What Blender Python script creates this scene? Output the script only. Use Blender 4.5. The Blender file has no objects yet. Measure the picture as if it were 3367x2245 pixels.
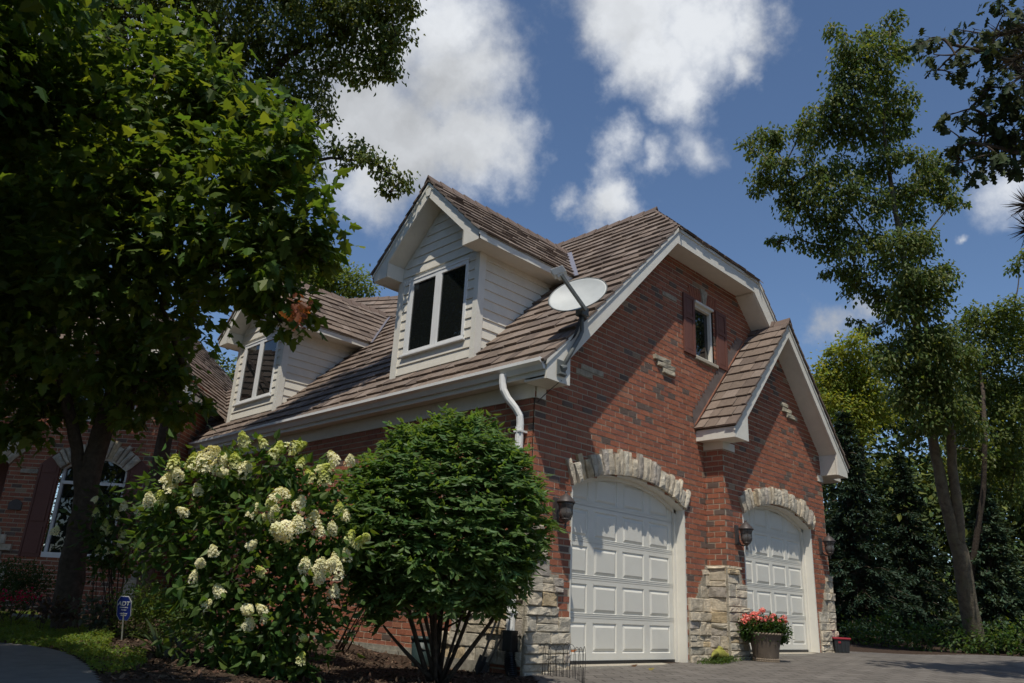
import bpy, bmesh, math, random
import numpy as np
from mathutils import Vector, Matrix
from mathutils.geometry import tessellate_polygon
R = math.radians
sc = bpy.context.scene
COL = sc.collection
rng = np.random.default_rng(7)
random.seed(7)

# ------------------------------------------------------------------ camera
FPX, SRCW, SRCH = 2521.126, 3367.0, 2245.0
CAM = np.array([-7.738, -7.235, 0.659])
YAW, PITCH, ROLL = 0.78408, 0.33408, 0.05156
def _basis():
    f = np.array([math.sin(YAW)*math.cos(PITCH), math.cos(YAW)*math.cos(PITCH), math.sin(PITCH)])
    r = np.array([math.cos(YAW), -math.sin(YAW), 0.0]); u = np.cross(r, f)
    c, s = math.cos(ROLL), math.sin(ROLL)
    return c*r+s*u, -s*r+c*u, f
CR, CU, CF = _basis()
cd = bpy.data.cameras.new('camera'); cam = bpy.data.objects.new('camera', cd); COL.objects.link(cam)
cd.sensor_width = 36.0; cd.lens = FPX/SRCW*36.0; cd.clip_start = 0.05; cd.clip_end = 3000
M = Matrix.Identity(4)
for i in range(3):
    M[i][0], M[i][1], M[i][2], M[i][3] = CR[i], CU[i], -CF[i], CAM[i]
cam.matrix_world = M
sc.camera = cam
PXS = 1.0/0.69854                      # the notes' pixels are on a 2352 wide copy of the photograph
def ray(x, y):
    return CF + (x*PXS-SRCW/2)/FPX*CR - (y*PXS-SRCH/2)/FPX*CU
def at(x, y, depth):
    return CAM + ray(x, y)*depth
def pxm(n, depth):                     # n pixels at that depth, in metres
    return n*PXS/FPX*depth

# ------------------------------------------------------------------ sun, sky, exposure
SUN = Vector((-1.25, -1.0, 3.0)).normalized()       # towards the sun
sl = bpy.data.lights.new('sun', 'SUN'); so = bpy.data.objects.new('sun', sl); COL.objects.link(so)
sl.energy = 4.0; sl.angle = R(0.53); sl.color = (1.0, 0.94, 0.83)
so.rotation_euler = SUN.to_track_quat('Z', 'Y').to_euler()
so.location = (-20, -16, 48)
sc.view_settings.view_transform = 'Standard'; sc.view_settings.look = 'None'
sc.view_settings.exposure = -0.05; sc.view_settings.gamma = 1.0
sc.render.engine = 'CYCLES'
sc.cycles.max_bounces = 10; sc.cycles.transparent_max_bounces = 6
sc.cycles.diffuse_bounces = 5; sc.cycles.glossy_bounces = 3; sc.cycles.transmission_bounces = 6
sc.cycles.use_denoising = True; sc.cycles.use_adaptive_sampling = True; sc.cycles.adaptive_threshold = 0.02

world = bpy.data.worlds.new('World'); sc.world = world; world.use_nodes = True
wn, wl = world.node_tree.nodes, world.node_tree.links
for n in list(wn): wn.remove(n)
def wnode(t, **k):
    n = wn.new(t)
    for a, b in k.items(): setattr(n, a, b)
    return n
w_out = wnode('ShaderNodeOutputWorld'); w_bg = wnode('ShaderNodeBackground')
sky = wnode('ShaderNodeTexSky'); sky.sky_type = 'NISHITA'; sky.sun_disc = False
sky.sun_elevation = math.asin(SUN.z); sky.sun_rotation = math.atan2(SUN.x, SUN.y) % (2*math.pi)
sky.air_density = 1.0; sky.dust_density = 0.35; sky.ozone_density = 5.0
w_bg.inputs['Strength'].default_value = 0.115
wl.new(w_bg.outputs[0], w_out.inputs[0])
tc = wnode('ShaderNodeTexCoord')
def wmath(op, a, b=None, c=None, clamp=False):
    n = wnode('ShaderNodeMath', operation=op); n.use_clamp = clamp
    for i, v in enumerate((a, b, c)):
        if v is None: continue
        if isinstance(v, (int, float)): n.inputs[i].default_value = v
        else: wl.new(v, n.inputs[i])
    return n.outputs[0]
warp = wnode('ShaderNodeTexNoise'); warp.inputs['Scale'].default_value = 7.0; warp.inputs['Detail'].default_value = 6.0; warp.inputs['Roughness'].default_value = 0.6
wl.new(tc.outputs['Generated'], warp.inputs['Vector'])
vsub = wnode('ShaderNodeVectorMath', operation='SUBTRACT'); wl.new(warp.outputs['Color'], vsub.inputs[0]); vsub.inputs[1].default_value = (0.5, 0.5, 0.5)
vsc = wnode('ShaderNodeVectorMath', operation='SCALE'); wl.new(vsub.outputs[0], vsc.inputs[0]); vsc.inputs['Scale'].default_value = 0.16
vadd = wnode('ShaderNodeVectorMath', operation='ADD'); wl.new(tc.outputs['Generated'], vadd.inputs[0]); wl.new(vsc.outputs[0], vadd.inputs[1])
# each puff: centre (notes' pixels, turned into a direction on the sky), angular radius in the same pixels, weight
PUFFS = [(930,330,250,1.0),(1040,180,210,.95),(1090,330,165,1.05),(860,430,190,.8),(820,250,230,.9),(1000,60,200,.8),(900,130,180,.75),(1150,130,90,.55),
         (1440,60,170,1.0),(1600,60,190,1.05),(1490,150,150,.95),(1560,210,110,.85),(1740,60,110,.8),(1500,-80,280,1.0),
         (1725,160,62,.6),(1530,265,70,.5),(1410,348,75,.55),(1392,445,88,.85),(1300,425,45,.42),(1620,330,80,.42),(1490,375,60,.45),
         (1885,728,60,.55),(1960,700,48,.6),(1850,850,46,.85),(2290,430,110,.55),(2165,540,26,.5),(380,120,240,.5),(60,300,260,.6)]
fld = None
for (x, y, r, wt) in PUFFS:
    d = Vector(ray(x, y)).normalized()
    dist = wnode('ShaderNodeVectorMath', operation='DISTANCE'); wl.new(vadd.outputs[0], dist.inputs[0]); dist.inputs[1].default_value = d
    rad = r*PXS/FPX*0.86
    v = wmath('MULTIPLY_ADD', dist.outputs['Value'], -wt/rad, wt)
    fld = v if fld is None else wmath('SMOOTH_MAX', fld, v, 0.12)
fine = wnode('ShaderNodeTexNoise'); fine.inputs['Scale'].default_value = 11.0; fine.inputs['Detail'].default_value = 9.0; fine.inputs['Roughness'].default_value = 0.62
wl.new(tc.outputs['Generated'], fine.inputs['Vector'])
dens = wmath('ADD', fld, wmath('MULTIPLY_ADD', fine.outputs[0], 1.1, -0.55))
mr = wnode('ShaderNodeMapRange'); mr.interpolation_type = 'SMOOTHSTEP'; wl.new(dens, mr.inputs[0])
mr.inputs[1].default_value = -0.08; mr.inputs[2].default_value = 0.72
shade = wnode('ShaderNodeTexNoise'); shade.inputs['Scale'].default_value = 5.0; shade.inputs['Detail'].default_value = 5.0
wl.new(vadd.outputs[0], shade.inputs['Vector'])
cr = wnode('ShaderNodeMapRange'); wl.new(shade.outputs[0], cr.inputs[0]); cr.inputs[1].default_value = 0.35; cr.inputs[2].default_value = 0.62; cr.inputs[3].default_value = 0.62; cr.inputs[4].default_value = 1.05
cmul = wnode('ShaderNodeVectorMath', operation='SCALE'); cmul.inputs[0].default_value = (6.7, 6.95, 7.3); wl.new(cr.outputs[0], cmul.inputs['Scale'])
mix = wnode('ShaderNodeMix', data_type='RGBA'); wl.new(mr.outputs[0], mix.inputs['Factor']); wl.new(sky.outputs[0], mix.inputs['A']); wl.new(cmul.outputs[0], mix.inputs['B'])
wl.new(mix.outputs['Result'], w_bg.inputs['Color'])

# ------------------------------------------------------------------ helpers
def newobj(name, me, parent=None):
    o = bpy.data.objects.new(name, me); COL.objects.link(o)
    if parent is not None: o.parent = parent
    return o
def tag(o, label=None, cat=None, group=None, kind=None):
    if label: o['label'] = label
    if cat: o['category'] = cat
    if group: o['group'] = group
    if kind: o['kind'] = kind
    return o
def empty(name, loc=(0, 0, 0)):
    o = bpy.data.objects.new(name, None); COL.objects.link(o); o.location = loc
    o.empty_display_size = 0.2
    return o
def npmesh(name, V, loops, starts, totals, mat=None, col=None, smooth=False):
    me = bpy.data.meshes.new(name)
    V = np.asarray(V, np.float32); loops = np.asarray(loops, np.int32)
    me.vertices.add(len(V)); me.vertices.foreach_set('co', V.ravel())
    me.loops.add(len(loops)); me.loops.foreach_set('vertex_index', loops)
    me.polygons.add(len(starts)); me.polygons.foreach_set('loop_start', np.asarray(starts, np.int32)); me.polygons.foreach_set('loop_total', np.asarray(totals, np.int32))
    if smooth: me.polygons.foreach_set('use_smooth', np.ones(len(starts), bool))
    if col is not None:
        a = me.color_attributes.new('col', 'FLOAT_COLOR', 'POINT')
        c = np.ones((len(V), 4), np.float32); c[:, :3] = col
        a.data.foreach_set('color', c.ravel())
    me.update(calc_edges=True); me.validate()
    if mat: me.materials.append(mat)
    return me
class MB:
    """collects faces (with a colour each) into ONE mesh"""
    def __init__(self, local=(0, 0, 0)): self.v = []; self.f = []; self.c = []; self.o = np.array(local, float)
    def add(self, verts, faces, col=(1, 1, 1)):
        b = len(self.v); self.v += [tuple(np.array(p, float)-self.o) for p in verts]; self.f += [tuple(b+i for i in f) for f in faces]
        self.c += [col]*len(verts); return self
    def box(self, a, b, col=(1, 1, 1)):
        x0, y0, z0 = a; x1, y1, z1 = b
        return self.add([(x0,y0,z0),(x1,y0,z0),(x1,y1,z0),(x0,y1,z0),(x0,y0,z1),(x1,y0,z1),(x1,y1,z1),(x0,y1,z1)],
                        [(0,3,2,1),(4,5,6,7),(0,1,5,4),(1,2,6,5),(2,3,7,6),(3,0,4,7)], col)
    def fbox(self, F, a, b, col=(1, 1, 1)):      # box in a wall frame (u, z, d)
        u0, z0, d0 = a; u1, z1, d1 = b
        P = [F(u0,z0,d0),F(u1,z0,d0),F(u1,z0,d1),F(u0,z0,d1),F(u0,z1,d0),F(u1,z1,d0),F(u1,z1,d1),F(u0,z1,d1)]
        return self.add(P, [(0,3,2,1),(4,5,6,7),(0,1,5,4),(1,2,6,5),(2,3,7,6),(3,0,4,7)], col)
    def prism(self, poly, ext, col=(1, 1, 1)):   # planar 3d polygon pushed along ext
        n = len(poly); ext = np.array(ext, float); P = [np.array(p, float) for p in poly]
        Q = [p+ext for p in P]
        return self.add(P+Q, [tuple(range(n-1, -1, -1)), tuple(range(n, 2*n))]+[(i, (i+1) % n, n+(i+1) % n, n+i) for i in range(n)], col)
    def tube(self, pts, rads, n=8, col=(1, 1, 1), cap=True):
        pts = [np.array(p, float) for p in pts]; b = len(self.v); V = []; side = None
        if not hasattr(rads, '__len__'): rads = [rads]*len(pts)
        for i, p in enumerate(pts):
            t = pts[min(i+1, len(pts)-1)]-pts[max(i-1, 0)]; t = t/(np.linalg.norm(t)+1e-9)
            if side is None:
                h = np.array([0, 0, 1.0]) if abs(t[2]) < .9 else np.array([1.0, 0, 0]); side = np.cross(t, h)
            side = side - t*(side@t); side /= np.linalg.norm(side)+1e-9; up = np.cross(side, t)
            for k in range(n):
                a = 2*math.pi*k/n; V.append(p+rads[i]*(math.cos(a)*side+math.sin(a)*up))
        F = [(i*n+k, i*n+(k+1) % n, (i+1)*n+(k+1) % n, (i+1)*n+k) for i in range(len(pts)-1) for k in range(n)]
        if cap: F += [tuple(range(n-1, -1, -1)), tuple((len(pts)-1)*n+k for k in range(n))]
        return self.add(V, F, col)
    def lathe(self, c, prof, n=20, col=(1, 1, 1)):     # prof: (radius, z)
        V = []; c = np.array(c, float)
        for (r, z) in prof:
            for k in range(n):
                a = 2*math.pi*k/n; V.append(c+np.array([r*math.cos(a), r*math.sin(a), z]))
        m = len(prof)
        F = [(i*n+k, i*n+(k+1) % n, (i+1)*n+(k+1) % n, (i+1)*n+k) for i in range(m-1) for k in range(n)]
        F += [tuple(range(n-1, -1, -1)), tuple((m-1)*n+k for k in range(n))]
        return self.add(V, F, col)
    def build(self, name, mat, parent=None, smooth=False, bevel=0):
        me = bpy.data.meshes.new(name)
        me.from_pydata(self.v, [], self.f)
        a = me.color_attributes.new('col', 'FLOAT_COLOR', 'POINT')
        c = np.ones((len(self.v), 4), np.float32); c[:, :3] = np.array(self.c, np.float32).reshape(-1, 3)
        a.data.foreach_set('color', c.ravel())
        bm = bmesh.new(); bm.from_mesh(me); bmesh.ops.recalc_face_normals(bm, faces=bm.faces); bm.to_mesh(me); bm.free()
        if smooth: me.polygons.foreach_set('use_smooth', np.ones(len(me.polygons), bool))
        me.materials.append(mat)
        o = newobj(name, me, parent)
        if bevel:
            m = o.modifiers.new('bevel', 'BEVEL'); m.width = bevel; m.segments = 2; m.limit_method = 'ANGLE'; m.angle_limit = R(40)
        return o
def jit(c, a=.1):
    k = 1+random.uniform(-a, a); return tuple(max(0.0, x*k) for x in c)

# ------------------------------------------------------------------ materials
def mat(name, base=(.5,.5,.5), rough=.6, attr=False, nscale=0, namt=.2, bump=0, bscale=40, spec=.4, metal=0, trans=0, dirt=None, coords='Object', ndetail=6):
    m = bpy.data.materials.new(name); m.use_nodes = True
    N, L = m.node_tree.nodes, m.node_tree.links; p = N['Principled BSDF']
    p.inputs['Roughness'].default_value = rough; p.inputs['Metallic'].default_value = metal
    p.inputs['Specular IOR Level'].default_value = spec
    tcn = N.new('ShaderNodeTexCoord'); src = None
    if attr:
        a = N.new('ShaderNodeAttribute'); a.attribute_name = 'col'; src = a.outputs['Color']
    else:
        a = N.new('ShaderNodeRGB'); a.outputs[0].default_value = (*base, 1); src = a.outputs[0]
    if nscale:
        nz = N.new('ShaderNodeTexNoise'); nz.inputs['Scale'].default_value = nscale; nz.inputs['Detail'].default_value = ndetail; nz.inputs['Roughness'].default_value = .65
        L.new(tcn.outputs[coords], nz.inputs['Vector'])
        mp = N.new('ShaderNodeMapRange'); L.new(nz.outputs[0], mp.inputs[0]); mp.inputs[1].default_value = .3; mp.inputs[2].default_value = .7
        mp.inputs[3].default_value = 1-namt; mp.inputs[4].default_value = 1+namt
        sv = N.new('ShaderNodeVectorMath'); sv.operation = 'SCALE'; L.new(src, sv.inputs[0]); L.new(mp.outputs[0], sv.inputs['Scale']); src = sv.outputs[0]
    if dirt:
        nz2 = N.new('ShaderNodeTexNoise'); nz2.inputs['Scale'].default_value = dirt[1]; nz2.inputs['Detail'].default_value = 8; nz2.inputs['Roughness'].default_value = .7
        L.new(tcn.outputs[coords], nz2.inputs['Vector'])
        mp2 = N.new('ShaderNodeMapRange'); L.new(nz2.outputs[0], mp2.inputs[0]); mp2.inputs[1].default_value = dirt[2]; mp2.inputs[2].default_value = dirt[2]+.2; mp2.inputs[3].default_value = 0; mp2.inputs[4].default_value = dirt[3]
        mx = N.new('ShaderNodeMix'); mx.data_type = 'RGBA'; L.new(mp2.outputs[0], mx.inputs['Factor']); L.new(src, mx.inputs['A']); mx.inputs['B'].default_value = (*dirt[0], 1); src = mx.outputs['Result']
    L.new(src, p.inputs['Base Color'])
    if bump:
        b = N.new('ShaderNodeTexNoise'); b.inputs['Scale'].default_value = bscale; b.inputs['Detail'].default_value = 6; b.inputs['Roughness'].default_value = .65
        L.new(tcn.outputs[coords], b.inputs['Vector'])
        bp = N.new('ShaderNodeBump'); bp.inputs['Strength'].default_value = bump; bp.inputs['Distance'].default_value = .02
        L.new(b.outputs[0], bp.inputs['Height']); L.new(bp.outputs[0], p.inputs['Normal'])
    if trans:
        o = N['Material Output']; t = N.new('ShaderNodeBsdfTranslucent')
        hs = N.new('ShaderNodeMix'); hs.data_type = 'RGBA'; hs.blend_type = 'MULTIPLY'; hs.inputs['Factor'].default_value = 1; L.new(src, hs.inputs['A']); hs.inputs['B'].default_value = (1.7, 1.5, .55, 1)
        L.new(hs.outputs['Result'], t.inputs['Color'])
        ms = N.new('ShaderNodeMixShader'); ms.inputs[0].default_value = trans
        L.new(p.outputs[0], ms.inputs[1]); L.new(t.outputs[0], ms.inputs[2]); L.new(ms.outputs[0], o.inputs['Surface'])
    return m
MT = {}
MT['brick'] = mat('brick', attr=True, rough=.85, nscale=55, namt=.22, bump=.5, bscale=120, spec=.25)
MT['mortar'] = mat('mortar', (.30,.265,.205), rough=.95, nscale=30, namt=.15, bump=.3, bscale=200, spec=.15)
MT['stone'] = mat('stone', attr=True, rough=.9, nscale=9, namt=.33, bump=.9, bscale=45, spec=.2, dirt=((.12,.105,.085),14,.56,.5))
MT['tile'] = mat('roof_tile', attr=True, rough=.9, nscale=14, namt=.16, bump=.35, bscale=90, spec=.2)
MT['white'] = mat('white_trim', (.72,.69,.61), rough=.55, nscale=3, namt=.06, bump=.06, bscale=60, spec=.35, dirt=((.5,.47,.4),5,.6,.35))
MT['door_white'] = mat('door_white', (.69,.67,.595), rough=.45, nscale=2, namt=.04, spec=.4, dirt=((.45,.42,.36),2.2,.6,.22))
MT['siding'] = mat('siding', (.70,.66,.57), rough=.6, nscale=5, namt=.06, bump=.08, bscale=50, spec=.3, dirt=((.45,.42,.36),3,.58,.3))
MT['gutter'] = mat('gutter_white', (.78,.78,.76), rough=.3, nscale=3, namt=.05, spec=.5)
MT['shutter'] = mat('shutter_brown', (.155,.066,.05), rough=.6, nscale=20, namt=.1, spec=.3)
MT['flash'] = mat('flashing_metal', (.18,.15,.14), rough=.45, nscale=6, namt=.2, spec=.5, metal=.3)
MT['copper'] = mat('copper_edge', (.30,.13,.08), rough=.5, nscale=6, namt=.2, spec=.4)
MT['valley'] = mat('valley_metal', (.30,.29,.33), rough=.4, nscale=6, namt=.1, spec=.5, metal=.4)
MT['glass'] = mat('window_glass', (.010,.012,.012), rough=.01, spec=.9)
MT['dark'] = mat('dark_interior', (.012,.011,.010), rough=.9, spec=.1)
MT['iron'] = mat('lantern_iron', (.075,.062,.058), rough=.45, nscale=30, namt=.2, spec=.5, metal=.2)
MT['black'] = mat('black_plastic', (.012,.012,.013), rough=.35, spec=.5)
MT['dish'] = mat('dish_grey', (.46,.48,.47), rough=.5, nscale=8, namt=.05, spec=.4)
MT['dishdark'] = mat('dish_mount_grey', (.14,.15,.145), rough=.5, nscale=10, namt=.15, spec=.4)
MT['sill'] = mat('limestone_sill', (.40,.36,.29), rough=.85, nscale=20, namt=.15, bump=.3, bscale=80, spec=.2)
MT['conc'] = mat('concrete', (.36,.33,.28), rough=.9, nscale=12, namt=.2, bump=.3, bscale=80, spec=.2)
# ------------------------------------------------------------------ the house (thing > part > sub-part)
house = empty('brick_house', (4.0, 4.0, 0.0))
tag(house, 'red brick house with two arched garage doors, stone piers and tiled gables', 'house')
HL = (4.0, 4.0, 0.0)                       # the house's own origin: parts are built in world numbers minus this
def HMB(): return MB(HL)
def frame(O, U, N):
    O, U, N = np.array(O, float), np.array(U, float), np.array(N, float); Z = np.array([0, 0, 1.0])
    return lambda u, z, d: O+u*U+z*Z+d*N
S2 = math.sqrt(.5)
F_FRONT = frame((0, 0, 0), (1, 0, 0), (0, -1, 0))
F_SIDE = frame((0, 0, 0), (0, 1, 0), (-1, 0, 0))
F_BAY = frame((0, -.38, 0), (1, 0, 0), (0, -1, 0))
F_RET = frame((4.55, 0, 0), (0, -1, 0), (-1, 0, 0))
CA = (-.70, 10.50, 0)
F_ANG = frame(CA, (-S2, S2, 0), (-S2, -S2, 0))
F_CH = frame(CA, (S2, S2, 0), (S2, -S2, 0))
COURSE, BLEN = .095, .235
def brick_col():
    r = random.random()
    if r < .66: c = (.34, .125, .072)
    elif r < .87: c = (.29, .11, .07)
    elif r < .935: c = (.150, .105, .085)
    elif r < .988: c = (.35, .15, .09)
    else: c = (.33, .23, .155)
    return jit(c, .12)
MORT = (.46, .40, .30)
def bricks(mb, F, u0, u1, z0, z1, inside, du=.0125, off=0.0, lip=.007):
    us = np.arange(u0, u1+du*.5, du)
    j0, j1 = int(math.floor(z0/COURSE)), int(math.ceil(z1/COURSE))
    for j in range(j0, j1):
        zb, zt = j*COURSE, (j+1)*COURSE; zc = (zb+zt)/2
        m = inside(us, zc); runs = []; st = None
        for i, ok in enumerate(m):
            if ok and st is None: st = us[i]
            if (not ok or i == len(m)-1) and st is not None:
                runs.append((st, us[i] if ok else us[i-1])); st = None
        for a, b in runs:
            if b-a < .02: continue
            mb.add([F(a, zb, 0), F(b, zb, 0), F(b, zt, 0), F(a, zt, 0)], [(0, 1, 2, 3)], MORT)
            k = math.floor((a-off)/BLEN)-1
            while True:
                x0 = k*BLEN+off+(BLEN/2 if j % 2 else 0)+.008+random.uniform(-.004, .004); x1 = x0+BLEN-.016+random.uniform(-.004, .004); k += 1
                if x0 > b: break
                c0, c1 = max(x0, a), min(x1, b)
                if c1-c0 < .03: continue
                d = lip+random.uniform(-.002, .004); p = zb+.010; q = zt-.010+random.uniform(-.003, .002)
                mb.add([F(c0,p,-.004),F(c1,p,-.004),F(c1,q,-.004),F(c0,q,-.004),F(c0,p,d),F(c1,p,d+random.uniform(-.002,.002)),F(c1,q,d),F(c0,q,d)],
                       [(4,5,6,7),(0,1,5,4),(1,2,6,5),(2,3,7,6),(3,0,4,7)], brick_col())
def arc_z(u, uc, hw, spring, rise):
    Rr = (hw*hw+rise*rise)/(2*rise); cz = spring+rise-Rr
    return np.where(np.abs(u-uc) < hw, cz+np.sqrt(np.maximum(Rr*Rr-(u-uc)**2, 0)), -99)
D1 = dict(c=2.35, hw=1.50, spring=2.40, rise=.33, base=-.02, F=F_FRONT)
D2 = dict(c=6.57, hw=1.41, spring=2.48, rise=.31, base=.15, F=F_BAY)
# ---- brick walls
def in_front(u, z):
    m = (z < u+3.98) & (z < 9.4-u+3.98) & (z < 7.12)
    m &= ~((np.abs(u-D1['c']) < D1['hw']) & (z < arc_z(u, D1['c'], D1['hw'], D1['spring'], D1['rise'])))
    m &= ~((u > 4.38) & (u < 5.06) & (z > 5.30) & (z < 6.42))
    m &= ~((u > 4.60) & (z < 3.3))
    return m
w = HMB(); bricks(w, F_FRONT, 0.0, 9.4, -.35, 7.15, in_front); w.build('brick_wall', MT['brick'], house)
w = HMB(); bricks(w, F_SIDE, .02, 11.45, -.40, 3.62, lambda u, z: np.ones_like(u, bool), off=.1); w.build('brick_wall', MT['brick'], house)
def in_bay(u, z):
    m = (z < 6.30-1.08*np.abs(u-6.72))
    m &= ~((np.abs(u-D2['c']) < D2['hw']) & (z < arc_z(u, D2['c'], D2['hw'], D2['spring'], D2['rise'])))
    return m
w = HMB(); bricks(w, F_BAY, 4.55, 8.72, -.2, 6.3, in_bay); bricks(w, F_RET, 0.0, .37, -.2, 3.7, lambda u, z: np.ones_like(u, bool), off=.05)
F_RET2 = frame((8.72, -.38, 0), (0, 1, 0), (1, 0, 0)); bricks(w, F_RET2, .01, .38, -.1, 3.9, lambda u, z: np.ones_like(u, bool))
w.build('brick_wall', MT['brick'], house)
w = HMB(); w.box((9.40, .02, -.3), (9.46, 12.0, 3.95), (.27, .09, .06)); w.box((0.0, 12.0, -.3), (9.4, 12.06, 3.9), (.27, .09, .06)); w.build('brick_wall', MT['brick'], house)
# ---- rough stone piers
def stone_col():
    r = random.random()
    c = (.55, .475, .36) if r < .5 else ((.50, .45, .36) if r < .8 else ((.52, .41, .26) if r < .92 else (.40, .355, .30)))
    return jit(c, .14)
def rock(mb, F, u0, u1, z0, z1, d, col, n=4, m=3, back=-.02):
    """one split-faced block: the front is a grid of pushed points, rounded off to the joints"""
    V = []; ph = random.uniform(0, 9); tilt = random.uniform(-.25, .25); tz = random.uniform(-.3, .2)
    ki = max(2, min(5, int((u1-u0)/.09))); ea = min(.22, random.uniform(.006, .014)/(u1-u0)); ez = min(.22, random.uniform(.006, .013)/(z1-z0))
    la = [0, ea]+[ea+(1-2*ea)*i/ki+random.uniform(-.05, .05) for i in range(1, ki)]+[1-ea, 1]; lb = [0, ez]+([.5+random.uniform(-.15, .15)] if z1-z0 < .15 else [.36+random.uniform(-.08, .08), .68+random.uniform(-.08, .08)])+[1-ez, 1]
    n, m = len(la)-1, len(lb)-1
    for j, b in enumerate(lb):
        for i, a in enumerate(la):
            edge = i in (0, n) or j in (0, m)
            dd = d*(.85+tilt*(a-.5)+tz*(b-.5)+.08*math.sin(ph+a*4+b*2.1)+random.uniform(-.10, .10))*(.80 if edge else 1.0)
            V.append(F(u0+(u1-u0)*a+random.uniform(-.003, .003), z0+(z1-z0)*b+random.uniform(-.003, .003), dd))
    Fc = [(j*(n+1)+i, j*(n+1)+i+1, (j+1)*(n+1)+i+1, (j+1)*(n+1)+i) for j in range(m) for i in range(n)]
    bnd = [i for i in range(n+1)]+[j*(n+1)+n for j in range(1, m+1)]+[m*(n+1)+i for i in range(n-1, -1, -1)]+[j*(n+1) for j in range(m-1, 0, -1)]
    b0 = len(V); c4 = [(u0, z0), (u1, z0), (u1, z1), (u0, z1)]
    for k in bnd:
        i, j = k % (n+1), k//(n+1); V.append(F(u0+(u1-u0)*la[i], z0+(z1-z0)*lb[j], back))
    L = len(bnd)
    Fc += [(bnd[(k+1) % L], bnd[k], b0+k, b0+(k+1) % L) for k in range(L)]
    mb.add(V, Fc, col)
def pier(mb, F, u0, u1, z0, z1, keep, d=.07):
    z = z0
    for j in range(int((z1-z0)/.05)):                      # mortar bed showing in the joints
        zc = z0+j*.05+.025; us = [u for u in np.arange(u0+.02, u1-.02, .04) if keep(u, zc)]
        if us: mb.fbox(F, (us[0]-.02, zc-.025, .0), (us[-1]+.02, zc+.025, .034), (.36,.32,.25))
    while z < z1-.03:
        h = random.choice([.09, .12, .15, .18, .20, .22]); h = min(h, z1-z); u = u0
        while u < u1-.02:
            l = random.uniform(.18, .50); l = l if u+l < u1-.1 else u1-u
            if keep(u+l/2, z+h/2):
                if h > .15 and random.random() < .3:
                    k = random.uniform(.4, .6)
                    rock(mb, F, u+.006, u+l-.006, z+.006, z+h*k-.004, d*random.uniform(.6, 1.25), stone_col()); rock(mb, F, u+.006, u+l-.006, z+h*k+.004, z+h-.006, d*random.uniform(.6, 1.2), stone_col())
                else: rock(mb, F, u+.006, u+l-.006, z+.006, z+h-.006, d*random.uniform(.6, 1.3), stone_col())
            u += l
        z += h
w = HMB()
pier(w, F_FRONT, -.06, .84, -.28, 1.75, lambda u, z: z < .52 or (z < 1.1 and u < .60) or (z < 1.7 and u < .42-(z-1.1)*.25))
w.build('stone_pier', MT['stone'], house); w = HMB()
pier(w, F_SIDE, 0.0, 1.62, -.05, 1.70, lambda u, z: u < 1.62-max(0, z-.15)*.95)
w.build('stone_pier', MT['stone'], house)
w = HMB()
pier(w, F_FRONT, 3.88, 4.53, -.10, 1.50, lambda u, z: u > 3.86+max(0, z-.55)*.62)
pier(w, F_RET, -.02, .38, -.10, 1.52, lambda u, z: True)
pier(w, F_BAY, 4.49, 5.14, -.10, 1.52, lambda u, z: u < 5.1-max(0, z-.95)*.35)
w.build('stone_pier', MT['stone'], house)
w = HMB()
pier(w, F_BAY, 8.02, 8.78, -.02, 1.60, lambda u, z: u > 8.02+max(0, z-.55)*.5); pier(w, F_RET2, 0.02, .38, -.02, 1.5, lambda u, z: True)
w.build('stone_pier', MT['stone'], house)
w = HMB(); w.box((-.055, .62, -.50), (.0, 4.0, -.03), (.31, .29, .24)); w.box((-.035, 1.5, -.06), (0.0, 11.4, .03), (.30, .28, .23)); w.build('foundation', MT['stone'], house)
def accents(F, L, d, col):
    for (u0, u1, z0, z1) in L: w = HMB(); rock(w, F, u0, u1, z0, z1, d, col); w.build('accent_stone', MT['stone'], house)
accents(F_FRONT, [(2.96,3.47,4.88,4.965),(3.06,3.60,4.785,4.875),(3.22,3.58,4.69,4.78)], .06, (.42,.37,.28))
accents(F_BAY, [(6.95,7.28,4.85,4.94),(7.02,7.42,4.75,4.845),(7.2,7.68,4.655,4.745)], .05, (.41,.37,.28))
accents(F_FRONT, [(1.0,1.56,4.19,4.28),(.88,1.27,4.09,4.185),(3.28,3.74,6.19,6.28)], .02, (.38,.33,.25))
accents(F_BAY, [(6.85,7.05,5.68,5.77),(5.2,5.34,4.1,4.19),(8.38,8.5,3.95,4.04)], .02, (.36,.32,.25))
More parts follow.
